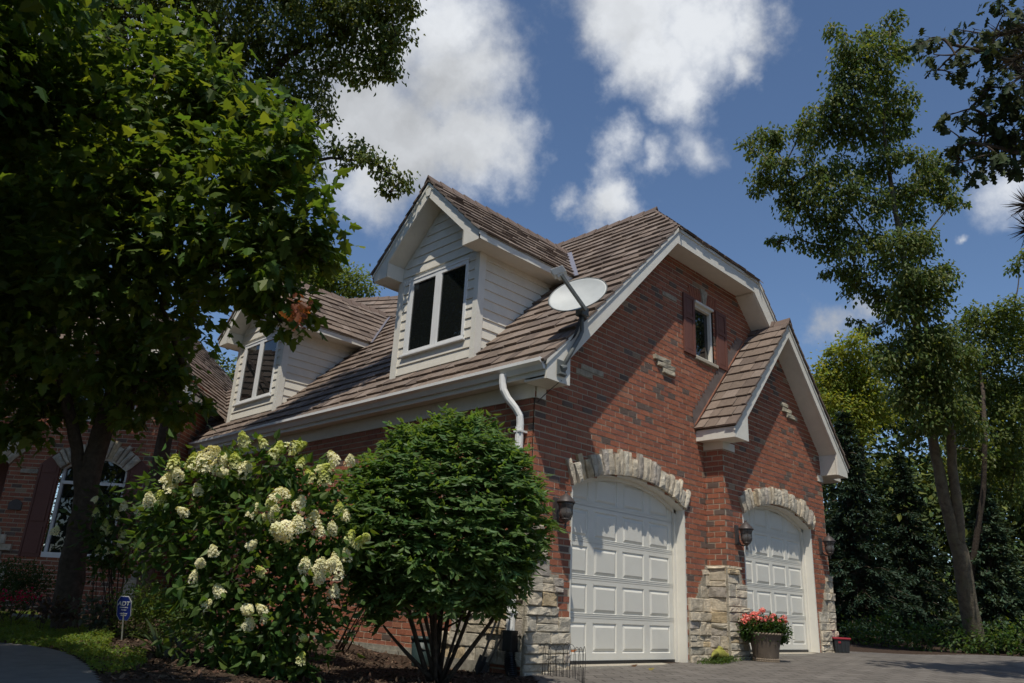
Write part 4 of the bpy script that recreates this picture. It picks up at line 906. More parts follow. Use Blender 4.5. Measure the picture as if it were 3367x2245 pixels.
tree('oak_tree', 'green tree top rising behind the roof between the dormers', None, [(trunkpath([(700,1500,27.5),(705,1000,27.3),(715,700,27)]), [.2,.17,.1])], GT, 2800, .11, 'oak', (.13,.18,.04), (.18,.22,.04), .2, droop=.3, spread=.2, twigs=2)
OK_ = rg2([(1500,60,90),(1560,150,90),(1440,180,80),(1340,150,50),(1250,150,45),(1180,200,45),(1100,200,40),(1050,230,30),(1130,280,45),(1240,280,45),(1150,360,30),(1300,340,55),(1220,380,26),(1400,300,90),(1520,320,100),(1560,450,110),(1420,450,80),(1340,480,42),(1500,560,110),(1400,600,80),(1320,560,55),(1260,620,36),(1190,600,22),(1170,640,15),(1380,700,90),(1300,740,60),(1220,760,40),(1500,700,100),(1580,700,90),(1450,790,70),(1350,820,60),(1270,830,45),(1230,850,26),(1400,870,45),(1320,900,36),(1550,830,55),(1540,875,26),(1700,100,150),(1750,300,160),(1720,550,150),(1700,750,110),(1900,100,200),(1950,400,220),(2100,200,250),(1900,700,180)], 11.5)
ot = trunkpath([(2680,1750,12.5),(2680,1200,12.3),(2670,700,12),(2640,350,11.8),(2560,120,11.6)])
o2 = [ot[2]]+P3((2560,300,11.7),(2420,220,11.5),(2300,130,11.4),(2180,100,11.4)); o3 = [ot[2]]+P3((2520,500,11.7),(2380,360,11.5),(2260,330,11.4))
tree('oak_tree', 'dark oak whose lobed leaves hang in from the upper right corner', None, [(ot, [.30,.26,.22,.15,.08]), (o2, [.12,.10,.06,.04,.02]), (o3, [.10,.07,.04,.02])], OK_, 1000, .15, 'oak', (.045,.062,.028), (.06,.08,.028), .2, droop=.9, spread=.14, dens=1.0, twigs=4, m='leaf_dark', outw=.4, extra=[(np.array(p), r) for p, r in (((5,-6.8,9),.9),((6.2,-6.6,8.6),.9),((7.5,-7,8.6),1.1),((9,-7,9),1.1),((4.2,-7.6,9.4),.9),((8,-8.2,9),1.2))])
# trees round the rest of the garden (they close the sky off and show in the window panes)
for i, (x, y, H, rr) in enumerate(((-13,6,12,3.2),(-14,-.5,13,3.3),(-15.5,-7,12,3.4),(-11,-14,13,3.5),(-3,-18,12,3.6),(5,-19,13,3.6),(13,-18,12,3.6),(21,-13,13,3.6),(-13,13,13,3.4),(-14,9.5,12,3.4),(-20,5,13,4.0),(-10,20,13,3.6))):
    b = np.array([x, y, float(gz(x, y))]); ex = [(b+np.array([math.cos(a)*rr*.6*q, math.sin(a)*rr*.6*q, H*(.12+.78*k/13)]), rr*.52*random.uniform(.8,1.1)) for k, a, q in ((k, k*2.4, 1-.75*abs(k/13-.35)) for k in range(14))]
    tree('garden_tree', 'broad leafy tree standing round the front garden', 'trees round the front garden', [([b-np.array([0,0,.1]), b+np.array([.1,0,H*.4]), b+np.array([.15,.1,H*.8])], [.25,.18,.06])], [], 42, .34, 'ovate', (.045,.07,.02), (.07,.10,.02), .2, droop=.6, spread=.5, twigs=1, extra=ex)
# pine at the right edge: long needles in tufts
def pine():
    base = at(2600,1650,5.6); base[2] = float(gz(base[0], base[1])); o = empty('pine_tree', tuple(base)); tag(o, 'pine branch with long needles poking in at the right edge', 'tree')
    tufts = [at(2362,470,4.7), at(2366,525,4.75), at(2420,430,4.8), at(2430,560,4.9), at(2480,500,5.0), at(2395,600,4.9)]; mb = MB(base)
    tp = [base]+[at(2600,1200,5.6), at(2590,600,5.5), at(2570,200,5.4)]; mb.tube(tp, [.11,.10,.08,.04], n=10)
    P, T = [], []
    hub = at(2520,520,5.2); mb.tube(bez(at(2590,620,5.5), at(2560,560,5.4), hub, 5), [.035,.03,.026,.022,.02], n=6)
    for c in tufts:
        mb.tube(bez(hub, (hub+c)/2+np.array([0,0,.03]), c, 5), [.016,.013,.011,.009,.006], n=5); ax = nrm(c-hub)
        for k in range(120): P.append(c-ax*random.uniform(-.02,.10)); T.append(nrm(ax*.8+rng.normal(size=3)*.75))
    ax0 = np.array(tp[3])
    for k in range(46):                                    # the rest of the pine, above and beyond the frame
        a = k*2.4; z = random.uniform(-1.6, 1.8); r = random.uniform(.35, 1.25)*(1-.25*z); s0 = ax0+np.array([0,0,min(z, .6)]); c = s0+np.array([math.cos(a)*r, math.sin(a)*r, .15*r])
        if (c-CAM)@CR/((c-CAM)@CF) < .72 and z < 1.2: continue
        mb.tube(bez(s0, (s0+c)/2+np.array([0,0,.08]), c, 5), [.03,.024,.018,.012,.007], n=5); ax = nrm(c-s0)
        for q in range(110): P.append(c-ax*random.uniform(-.02,.30)); T.append(nrm(ax*.8+rng.normal(size=3)*.8))
    mb.tube([tp[3], tp[3]+np.array([0,0,1.9])], [.04,.012], n=8)
    n = len(P); P, T = np.array(P), np.array(T)
    newobj('crown', leafmesh('crown', P, rng.uniform(.11,.16,n), T, rng.normal(size=(n,3)), 'needle', leafcols(n,(.05,.042,.035),.25), MT['leaf_dark'], base), o)
    mb.build('trunk', MT['bark'], o, smooth=True)
pine()
# spruces in the shade at right
def spruce(top, base, half, depth, label, per=2.6, col=(.038,.064,.042)):
    b = at(base[0], base[1], depth); b[2] = float(gz(b[0], b[1]))-.05; t = at(top[0], top[1], depth); t = np.array([b[0]+(t[0]-b[0])*.2, b[1]+(t[1]-b[1])*.2, t[2]])
    H = t[2]-b[2]; Rm = pxm(half, depth); o = empty('spruce_tree', tuple(b)); tag(o, label, 'tree', None); mb = MB(b); mb.tube([b, b*.5+t*.5, t], [.14,.09,.015], n=8)
    P, T, Nn = [], [], []; z = .06
    while z < .98:
        r = Rm*(1-z)**.8*random.uniform(.85, 1.1)+.05; nb = int(7+6*(1-z))
        for k in range(nb):
            a = random.uniform(0, 6.283); rr = r*random.uniform(.7, 1.1); d = np.array([math.cos(a), math.sin(a), 0]); s0 = b+(t-b)*z
            mb.tube([s0, s0+d*rr*.5+np.array([0,0,.02*rr]), s0+d*rr+np.array([0,0,-.22*rr])], [.02,.012,.004], n=4, cap=False)
            m = int((8+rr*34)*per)
            q = rng.random(m)**.7; sd = np.array([-d[1], d[0], 0]); w = rng.normal(size=m)*.16*rr*(1.1-q)
            p = s0+d*(rr*q)[:, None]+np.array([0, 0, 1.0])*(-.22*rr*q*q)[:, None]+sd*w[:, None]+rng.normal(size=(m,3))*.04
            P.append(p); T.append(d+sd*(w*2)[:, None]+rng.normal(size=(m,3))*.5+np.array([0,0,-.15])); Nn.append(np.array([0,0,1.0])+rng.normal(size=(m,3))*.4)
        z += .035
    P, T, Nn = map(np.concatenate, (P, T, Nn)); n = len(P)
    newobj('crown', leafmesh('crown', P, rng.uniform(.08,.17,n), T, Nn, 'spray', leafcols(n, col, .3), MT['leaf_dark'], b), o); mb.build('trunk', MT['bark'], o)
spruce((1985,900), (1975,1495), 150, 22, 'dark blue green spruce standing just right of the bay corner')
spruce((2100,1010), (2110,1495), 120, 24, 'dark spruce behind the pale twin stems')
spruce((2300,1090), (2300,1500), 110, 19.5, 'grey green spruce at the right edge beyond the drive', col=(.065,.10,.06))
# the wood beyond, one mass
L = []
for x in range(1760, 2700, 55):
    for y in (930, 1060, 1180, 1300, 1420, 1500): L.append((x+random.uniform(-20, 20), y+random.uniform(-25, 25), 32+random.uniform(-2, 3), 62))
for x in range(1890, 2500, 48):
    for y in (1130, 1250, 1350, 1440): L.append((x+random.uniform(-20, 20), y+random.uniform(-25, 25), 27+random.uniform(-1, 2), 58))
for x in range(-400, 700, 90):
    for y in (900, 1050, 1250, 1400): L.append((x, y+random.uniform(-25, 25), 42+random.uniform(-2, 3), 90))
for x in range(2450, 3300, 90):
    for y in (900, 1100, 1300, 1480): L.append((x, y+random.uniform(-25, 25), 27+random.uniform(-2, 3), 95))
P, T, Nn, h = cloud(pxclumps(L), 420, .4, .2, .2, .5); n = len(P)
tag(newobj('woodland', leafmesh('woodland', P, rng.uniform(.16,.32,n), T, Nn, 'ovate', leafcols(n,(.065,.095,.03),.35,(.15,.17,.04),.18), MT['leaf_dark'])), kind='stuff')
# low brush along the drive's far edge
def shrub(name, label, base, L, per, leaf, tmpl, col, alt=None, altp=.15, droop=.2, stems=6, group=None, m='leaf', spread=.08, cat='shrub', sub=10, outw=.8, shell=.3, bark='twig', sr=.012, cap_bottom=True):
    b = np.array(base, float); o = empty(name, tuple(b)); tag(o, label, cat, group)
    cl = pxclumps(L); P, T, Nn, hubs = cloud(cl, per, spread, leaf, shell, droop, outw, sub=sub); g = gz(P[:, 0], P[:, 1])+.02; k = P[:, 2] > g; P, T, Nn = P[k], T[k], Nn[k]; n = len(P)
    newobj('foliage', leafmesh('foliage', P, leaf*(1+rng.uniform(-.35,.3,n)), T, Nn, tmpl, leafcols(n, col, .25, alt, altp), MT[m], b), o)
    mb = MB(b)
    for i in range(stems):
        c, r, h = hubs[rng.integers(len(hubs))]; s = b+np.array([random.uniform(-.08,.08), random.uniform(-.08,.08), -.05]); e = h[rng.integers(len(h))]
        mb.tube(bez(s, s*.4+e*.6+np.array([0,0,-.05]), e, 6), list(np.linspace(sr, sr*.25, 6)), n=5)
    mb.build('stem', MT[bark], o, smooth=True); return o
brush = [(1958,1470,19.0,[(1950,1455,19,28),(1975,1440,19,26),(1995,1460,19,30)],'low leafy brush right behind the red lidded bin'),
         (2030,1470,18.6,[(2020,1440,18.6,30),(2045,1420,18.6,22),(2055,1465,18.6,34),(2010,1480,18.4,26)],'upright leafy weed clump left of the twin stems'),
         (2110,1475,18.0,[(2095,1465,18,34),(2125,1450,18,28),(2140,1480,18,34)],'spreading brush below the twin stems'),
         (2210,1480,17.6,[(2190,1465,17.6,36),(2230,1470,17.6,38),(2260,1485,17.4,36)],'green brush at the foot of the slender stem'),
         (2320,1485,17.0,[(2300,1470,17,40),(2340,1465,17,44),(2380,1480,17,44)],'dark brush at the far right end of the drive')]
for (x, y, d, L, lab) in brush:
    p = at(x, y, d); p[2] = float(gz(p[0], p[1])); shrub('brush', lab, p, L, 1500, .09, 'ovate', (.06,.115,.028), (.11,.15,.035), .25, group='brush along the edge of the drive', spread=.14)
# ------------------------------------------------------------------ shrubs of the front bed
MT['floret'] = mat('floret', attr=True, rough=.6, spec=.2, trans=.25)
HY = [(420,1130,7.9,75),(480,1110,7.9,62),(520,1090,7.9,58),(600,1075,7.9,56),(650,1060,7.9,38),(700,1120,7.9,62),(760,1130,8,50),(430,1220,7.8,88),(540,1190,7.8,95),(650,1190,7.8,95),(750,1220,7.8,76),(805,1270,7.8,42),(445,1320,7.7,72),(540,1320,7.6,105),(660,1320,7.6,105),(755,1345,7.6,66),(462,1430,7.6,74),(540,1450,7.5,105),(650,1440,7.5,98),(735,1440,7.5,58),(490,1530,7.4,78),(590,1540,7.4,98),(690,1520,7.4,52),(375,1190,7.8,44),(360,1260,7.8,44),(640,1600,7.3,80),(500,1610,7.3,90)]
bp = at(570,1600,7.7); bp[2] = float(gz(bp[0], bp[1]))
hyd = shrub('hydrangea', 'big sunlit hydrangea bush covered in cream and lime flower cones', bp, HY, 2300, .108, 'ovate', (.072,.135,.032), (.12,.18,.042), .2, droop=.25, stems=14, spread=.12, sub=9, shell=.55)
def panicle(seed, lime):
    r = np.random.default_rng(seed); n = 150; t = r.random(n)**.75; a = r.uniform(0, 6.283, n); rad = .066*np.sqrt(np.maximum(1-t, .03))*(1-.25*(t < .12)); h = -.03+t*.15
    c = np.stack([rad*np.cos(a), rad*np.sin(a), h], 1)+r.normal(size=(n,3))*.005; o = nrm(np.stack([np.cos(a), np.sin(a), .35+t], 1))
    P, T, Nh, S = [], [], [], []
    for k in range(4):
        e = nrm(np.cross(o, r.normal(size=(n,3)))) if k == 0 else e2
        e2 = np.cross(o, e); P.append(c); T.append(e+o*.25); Nh.append(o); S.append(r.uniform(.013,.02,n))
    P, T, Nh, S = map(np.concatenate, (P, T, Nh, S)); tt = np.tile(t, 4)
    white = np.array([.80,.78,.55]); lm = np.array([.50,.55,.12]); f = np.clip(lime+(tt-.55)*(.9 if lime else .6), 0, 1)[:, None]
    col = (white*(1-f)+lm*f)*(1+r.uniform(-.12,.08,(len(P),1)))
    return leafmesh('flower_head', P, S, T, Nh, 'petal', col, MT['floret'])
PM = {'w': [panicle(s, .0) for s in (1,2,3)], 'l': [panicle(s, .72) for s in (4,5,6)]}
HEADS = [(482,1040,18,'w'),(560,1017,16,'l'),(606,1022,12,'l'),(640,1030,12,'l'),(667,1030,20,'l'),(628,1045,16,'l'),(398,1075,18,'l'),(410,1095,15,'w'),(440,1070,17,'l'),(470,1075,22,'w'),(500,1075,20,'w'),(515,1087,15,'w'),(540,1066,17,'l'),(560,1085,20,'w'),(378,1110,17,'w'),(390,1130,16,'w'),(343,1155,16,'w'),(368,1145,16,'l'),(690,1070,12,'l'),(770,1060,16,'w'),(803,1063,14,'w'),(760,1080,13,'l'),(712,1100,15,'l'),(735,1080,14,'l'),(745,1105,18,'l'),(630,1145,16,'w'),(620,1158,12,'l'),(658,1140,12,'w'),(685,1165,18,'w'),(630,1185,18,'w'),(577,1182,15,'w'),(605,1192,10,'w'),(660,1220,28,'w'),(645,1232,18,'w'),(682,1215,20,'w'),(718,1210,24,'w'),(735,1227,14,'w'),(765,1220,16,'w'),(793,1190,13,'w'),(778,1175,14,'l'),(800,1242,16,'l'),(820,1252,14,'l'),(840,1236,12,'l'),(795,1283,16,'w'),(770,1290,12,'w'),(700,1305,18,'w'),(735,1308,20,'w'),(757,1300,16,'w'),(773,1318,20,'w'),(733,1330,16,'w'),(765,1365,17,'w'),(575,1255,13,'w'),(490,1272,14,'w'),(460,1295,13,'w'),(443,1330,12,'w'),(505,1365,16,'w'),(600,1315,12,'l'),(568,1400,16,'w'),(605,1405,13,'w'),(605,1425,10,'w'),(570,1438,16,'w'),(695,1465,10,'l'),(690,1520,13,'l'),(425,1180,13,'w'),(455,1130,14,'w'),(470,1395,12,'w')]
def heads(root, L, depth, clumps):
    b = np.array(root.location)
    for (x, y, s, k) in L:
        dd = [q[2]-.98*pxm(q[3], q[2]) for q in clumps if (q[0]-x)**2+(q[1]-y)**2 < (q[3]*1.05)**2]
        d = min(dd) if dd else depth+.05
        p = at(x, y, d); o = newobj('flower_head', random.choice(PM[k]), root); o.location = p-b; q = pxm(s, d)/.075
        o.scale = (q, q, q*random.uniform(.9, 1.2)); tilt = nrm(np.array([-.25,-.35,.75])+rng.normal(size=3)*.35); o.rotation_euler = Vector(tilt).to_track_quat('Z', 'Y').to_euler()
heads(hyd, HEADS, 7.4, HY)
H2 = [(225,1185,10,42),(262,1155,10,36),(300,1195,10,46),(245,1240,10,40),(305,1260,10,44),(270,1290,10,36),(230,1290,10,30)]
bp = at(270,1400,10.1); bp[2] = float(gz(bp[0], bp[1]))
h2 = shrub('hydrangea', 'smaller shaded hydrangea between the maple trunk and the sunlit one', bp, H2, 2300, .10, 'ovate', (.06,.105,.028), droop=.25, stems=7, spread=.12, sub=9, shell=.55)
heads(h2, [(215,1150,8,'w'),(221,1182,10,'l'),(240,1213,11,'l'),(249,1222,9,'l'),(284,1168,11,'w'),(315,1182,12,'w'),(268,1188,8,'l'),(282,1230,11,'l'),(309,1256,10,'l'),(277,1253,9,'w'),(226,1267,9,'l'),(246,1269,8,'w'),(125,1222,11,'w')], 9.7, H2)
# burning bush: leafy sprays over a rounded crown on a fan of bare stems
bb = np.array([-1.42, .02, 0]); bb[2] = float(gz(bb[0], bb[1])); bc = at(1022,1195,8.85); fx, fy, fz = CR, CF*np.array([1,1,0]), np.array([0,0,1.0]); fy = fy/np.linalg.norm(fy)
o = empty('burning_bush', tuple(bb)); tag(o, 'rounded dark green bush on a fan of bare stems before the garage corner', 'shrub')
P, T, Nn, tips = [], [], [], []
for k in range(3000):
    d = nrm(rng.normal(size=3)); 
    if d[2] < -.86: continue
    rr = (random.uniform(.5, 1.0)**.42 if k < 2500 else random.uniform(.35, .75))*(1+.035*math.sin(d[0]*9+d[2]*7)+random.uniform(-.045, .05)); flatb = 1.0
    c = bc+fx*d[0]*1.21*rr+fy*d[1]*.95*rr+fz*d[2]*1.24*rr*flatb
    o_ = nrm(fx*d[0]+fy*d[1]+fz*d[2]*.55); g = nrm(o_*.8+rng.normal(size=3)*.45+np.array([0,0,.12])); s = nrm(np.cross(g, fz)); L = random.uniform(.12, .24); tips.append(c)
    for q in np.linspace(0, 1, 6):
        for sg in (-1, 1): P.append(c+g*L*(q-.6)+np.array([0,0,-.03*q*q])); T.append(g*.55+s*sg*.8+np.array([0,0,-.28])+rng.normal(size=3)*.22); Nn.append(np.array([0,0,1.0])+o_*.6+rng.normal(size=3)*.3)
P, T, Nn = map(np.array, (P, T, Nn)); n = len(P)
newobj('foliage', leafmesh('foliage', P, rng.uniform(.085,.125,n), T, Nn, 'narrow', leafcols(n,(.105,.185,.060),.28,(.15,.24,.075),.2), MT['leaf'], bb), o)
mb = MB(bb)
for k in range(15):
    e = tips[random.randrange(len(tips))]; a = bb+np.array([random.uniform(-.12,.12), random.uniform(-.12,.12), -.05]); m_ = bb+(e-bb)*np.array([.55,.55,.45])+rng.normal(size=3)*.05; q = bez(a, m_, bb+(e-bb)*.85, 8); r0 = random.uniform(.018,.036)
    mb.tube(q, list(np.linspace(r0, r0*.35, 8)), n=7)
    for j in range(3): e2 = tips[random.randrange(len(tips))]; i = random.randint(3, 6); mb.tube(bez(q[i], q[i]*.4+e2*.6, e2, 4), [r0*.5, r0*.35, .005, .003], n=5) if np.linalg.norm(e2-q[i]) < 1.1 else None
mb.build('stem', MT['bark'], o, smooth=True)
# small shrub stems by the garage wall, hedges and bedding plants
p = np.array(F_SIDE(3.3, 0, .55)); p[2] = float(gz(p[0], p[1])); shrub('shrub', 'thin bare stemmed shrub against the brick wall beside the burning bush', p, [(845,1360,10.6,30),(865,1330,10.6,34),(820,1330,10.6,28)], 900, .07, 'ovate', (.03,.055,.018), stems=8, sr=.014)
def px_shrub(name, lab, x, y, d, L, *a, **k):
    p = at(x, y, d); p[2] = float(gz(p[0], p[1])); return shrub(name, lab, p, L, *a, **k)
px_shrub('boxwood', 'clipped light green boxwood behind the blue sign', 330,1450,9.75, [(300,1385,9.75,36),(340,1380,9.75,38),(375,1395,9.75,36),(320,1420,9.7,36),(365,1430,9.7,36),(290,1420,9.75,28),(400,1430,9.8,34)], 17000, .034, 'ovate', (.095,.155,.035), (.15,.20,.045), .3, droop=-.2, stems=6, spread=.07, sub=12, shell=.6)
px_shrub('boxwood', 'dark clipped boxwood hedge at the left edge below the stone pier', 40,1370,12.2, [(0,1325,12.2,32),(35,1320,12.2,32),(70,1325,12.2,30),(98,1335,12.2,26),(20,1350,12.1,32),(60,1350,12.1,32),(-30,1330,12.2,34)], 14000, .038, 'ovate', (.045,.08,.026), droop=-.2, stems=5, spread=.07, sub=12, shell=.6)
px_shrub('boxwood', 'small dark boxwood to the right of the blue sign beside the hydrangea', 440,1470,9.3, [(425,1425,9.3,34),(455,1440,9.2,34),(420,1460,9.2,30)], 17000, .033, 'ovate', (.085,.135,.036), droop=-.2, stems=5, spread=.07, sub=12, shell=.6)
MT['petal'] = mat('petal', attr=True, rough=.6, spec=.2, trans=.25)
im = px_shrub('impatiens', 'low mound of red flowers at the left edge below the hedge', 30,1405,11.4, [(5,1385,11.4,18),(30,1382,11.4,18),(55,1385,11.4,16),(80,1375,11.4,12),(-20,1385,11.4,20)], 5000, .06, 'ovate', (.05,.08,.03), stems=4, spread=.06, cat='flowers', sr=.006)
P = np.concatenate([at(x, y, 11.3)+rng.normal(size=(34,3))*np.array([.075,.075,.045]) for (x, y) in ((5,1372),(28,1370),(50,1372),(-18,1372),(78,1366))]); n = len(P)
newobj('flowers', leafmesh('flowers', P, rng.uniform(.030,.045,n), rng.normal(size=(n,3)), np.array([-.3,-.4,1.0])+rng.normal(size=(n,3))*.4, 'petal', leafcols(n,(.42,.015,.06),.2), MT['petal'], np.array(im.location)), im)['kind'] = 'stuff'
for (x, y, d, s, lab) in ((140,1400,10.3,26,'dark purple leaved plants at the foot of the maple trunk'),(215,1405,9.9,30,'low grey green bedding plants between the maple and the blue sign'),(95,1395,10.7,18,'small pinkish leaved plants beside the red flowers')):
    px_shrub('bedding_plant', lab, x, y+22, d, [(x-s,y,d,s*.8),(x,y-6,d,s*.9),(x+s,y+2,d,s*.8),(x+s*.4,y+10,d,s*.7)], 3200, .075, 'ovate', (.075,.06,.055) if 'purple' in lab or 'pink' in lab else (.085,.11,.085), droop=.1, stems=4, spread=.08, cat='plant', sr=.005)
px_shrub('rose_bush', 'dark leggy shrub under the front window sill', 240,1340,10.6, [(215,1310,10.6,26),(250,1300,10.6,28),(240,1340,10.5,28),(275,1335,10.5,22)], 900, .06, 'ovate', (.035,.05,.02), stems=9, spread=.1, sr=.010)
# ground cover by the path
gc = [gpt(*q)[:2] for q in ((-40,1412),(20,1412),(75,1412),(130,1432),(200,1443),(262,1452),(258,1474),(228,1494),(265,1503),(330,1500),(335,1530),(300,1545),(255,1552),(212,1545),(180,1517),(130,1496),(60,1484),(0,1479),(-60,1479))]
ig = inpoly(gc); A = np.array(gc); lo, hi = A.min(0), A.max(0); N0 = 60000; q = rng.uniform(lo, hi, (N0, 2)); q = q[ig(q[:, 0], q[:, 1])]; n = len(q)
bumpz = .045+.035*np.sin(q[:, 0]*7+1.3)*np.sin(q[:, 1]*5.1)+.02*np.sin(q[:, 0]*17)*np.sin(q[:, 1]*13)
P = np.stack([q[:, 0], q[:, 1], gz(q[:, 0], q[:, 1])+bumpz+rng.uniform(-.03,.02,n)], 1)
tag(newobj('ground_cover', leafmesh('ground_cover', P, rng.uniform(.022,.04,n), rng.normal(size=(n,3))*np.array([1,1,.5]), np.array([0,0,1.0])+rng.normal(size=(n,3))*.5, 'ovate', leafcols(n,(.14,.21,.035),.25,(.21,.25,.045),.15), MT['leaf'])), kind='stuff')
# mulch chips over the beds
q = rng.uniform((-7,-3.2), (-.1, 10), (26000, 2)); k = ~ind(q[:, 0], q[:, 1]) & ~inp(q[:, 0], q[:, 1]); q = q[k]; n = len(q); P = np.stack([q[:, 0], q[:, 1], gz(q[:, 0], q[:, 1])+.01], 1)
MT['chip'] = mat('mulch_chip', attr=True, rough=.95, spec=.1)
tag(newobj('mulch_chips', leafmesh('mulch_chips', P, rng.uniform(.03,.08,n), rng.normal(size=(n,3))*np.array([1,1,.35]), np.array([0,0,1.0])+rng.normal(size=(n,3))*.5, 'narrow', leafcols(n,(.085,.055,.038),.5,(.16,.11,.075),.15), MT['chip'])), kind='stuff')
# iris fans
def blades(name, lab, base, L, wid, col, cat='plant', m='leaf'):
    b = np.array(base, float); o = empty(name, tuple(b)); tag(o, lab, cat); 
    for k, (tip, w) in enumerate(L):
        tip = np.array(tip, float); s0 = b+np.array([random.uniform(-.07,.07), random.uniform(-.07,.07), 0]); pts = bez(s0, s0*.4+tip*.6+np.array([0,0,.10]), tip, 7); V = []; d = nrm(tip-s0); sd = nrm(np.cross(d, CF+rng.normal(size=3)*.5))
        for i, p in enumerate(pts):
            ww = w*(1-(i/6)**2.2)+.002; V += [p-sd*ww, p+np.cross(sd, d)*.006, p+sd*ww]
        F = []
        for i in range(6): a = i*3; F += [(a,a+1,a+4,a+3),(a+1,a+2,a+5,a+4)]
        MB(b).add(V, F, jit(col, .2)).build('leaf', MT[m], o, smooth=True)
    return o
ib = gpt(378,1512); blades('iris', 'fan of long sword leaves beside the blue sign', ib, [(at(291,1460,8.9),.022),(at(309,1440,8.9),.024),(at(332,1418,9.0),.022),(at(343,1455,9.0),.026),(at(356,1443,8.9),.026),(at(390,1440,8.9),.024),(at(405,1432,9),.022),(at(322,1458,8.7),.026),(at(415,1470,8.8),.024),(at(300,1497,8.6),.022),(at(335,1545,8.4),.024),(at(372,1478,8.8),.026)], .024, (.085,.125,.045))
ib2 = gpt(415,1520); blades('iris', 'dark grassy leaf clump right of the fan of sword leaves', ib2, [(at(400+random.uniform(-20,60),1440+random.uniform(0,50),8.8),.018) for _ in range(10)], .02, (.05,.08,.035))
# flat garden stone
g = gpt(105,1428); w = MB(g); rock(w, lambda u, z, d: np.array([g[0], g[1], g[2]+.02])+u*np.array([.74,-.67,0])+z*np.array([.67,.74,0])+np.array([0,0,d]), -.48, .42, -.22, .25, .10, (.25,.24,.22)); tag(w.build('garden_stone', MT['stone'], None), 'flat grey stone at the edge of the ground cover', 'stone').location = g
# security sign
MT['sign_blue'] = mat('sign_blue', (.010,.028,.21), rough=.35, spec=.5); MT['sign_white'] = mat('sign_white', (.62,.62,.60), rough=.5); MT['stake'] = mat('stake', (.33,.33,.27), rough=.5)
sb = at(282,1464,9.35); sb[2] = float(gz(sb[0], sb[1])); st_ = at(285,1397,9.35); o = empty('security_sign', tuple(sb)); tag(o, 'blue eight sided yard sign with white letters on a thin stake', 'sign')
ux = nrm(CR*np.array([1,1,0])); uy = nrm(st_-sb)
sgn = lambda x, y, d: st_+ux*x+uy*y-nrm(np.cross(ux, uy))*(-d)
def octa(hw, hh, c1, c2): return [(-hw+c1,-hh),(hw-c1,-hh),(hw,-hh+c2),(hw,hh-c2),(hw-c1,hh),(-hw+c1,hh),(-hw,hh-c2),(-hw,-hh+c2)]
MB(sb).tube([sb-np.array([0,0,.05]), st_-uy*.05], [.011,.009], n=8).build('stake', MT['stake'], o)
w = MB(sb); w.prism([sgn(x,y,0) for x, y in octa(.088,.147,.038,.062)], sgn(0,0,-.006)-sgn(0,0,0)); w.build('rim', MT['sign_white'], o)
w = MB(sb); w.prism([sgn(x,y,.0025) for x, y in octa(.081,.140,.035,.059)], sgn(0,0,.0045)-sgn(0,0,.0025)); w.build('face', MT['sign_blue'], o)
def text(name, s, parent, O, U, Vv, N, size, m, shear=0, b=(0,0,0)):
    cu = bpy.data.curves.new(name, 'FONT'); cu.body = s; cu.size = size; cu.extrude = .0012; cu.align_x = 'CENTER'; cu.shear = shear; cu.offset = size*.022
    tmp = bpy.data.objects.new('tmp_text', cu); COL.objects.link(tmp); dg = bpy.context.evaluated_depsgraph_get(); me = bpy.data.meshes.new_from_object(tmp.evaluated_get(dg)); bpy.data.objects.remove(tmp)
    me.materials.clear(); me.materials.append(m); t = newobj(name, me, parent); Mx = Matrix.Identity(4)
    for i in range(3): Mx[i][0], Mx[i][1], Mx[i][2], Mx[i][3] = U[i], Vv[i], N[i], O[i]-b[i]
    t.matrix_basis = Mx; return t
text('lettering', 'ADT', o, sgn(-.006,.036,.0065), ux, uy, np.cross(ux, uy), .072, MT['sign_white'], .18, sb)
w = MB(sb)
for (y, hw) in ((.012,.05),(-.018,.032),(-.062,.046),(-.083,.034)):
    x = -hw
    while x < hw:
        l = random.uniform(.006,.016); w.prism([sgn(x,y-.006,.005),sgn(min(x+l,hw),y-.006,.005),sgn(min(x+l,hw),y+.006,.005),sgn(x,y+.006,.005)], sgn(0,0,.0062)-sgn(0,0,.005)); x += l+.004
w.build('fine_print', MT['sign_white'], o)
# house plaque beside the entry
w = HMB(); pc = F_ANG(3.32, 2.27, .0); O_ = tuple(pc)
w = MB(O_); pts = [(-.15,-.11),(.15,-.11),(.15,.04),(.11,.07),(.07,.10),(0,.13),(-.07,.10),(-.11,.07),(-.15,.04)]
w.prism([F_ANG(3.32+x, 2.29+y, .012) for x, y in pts], F_ANG(0,0,.035)-F_ANG(0,0,.012)); pq = w.build('house_plaque', MT['iron'], None, bevel=.004); pq.location = O_; tag(pq, 'dark arched house plaque on the brick left of the front window', 'plaque')
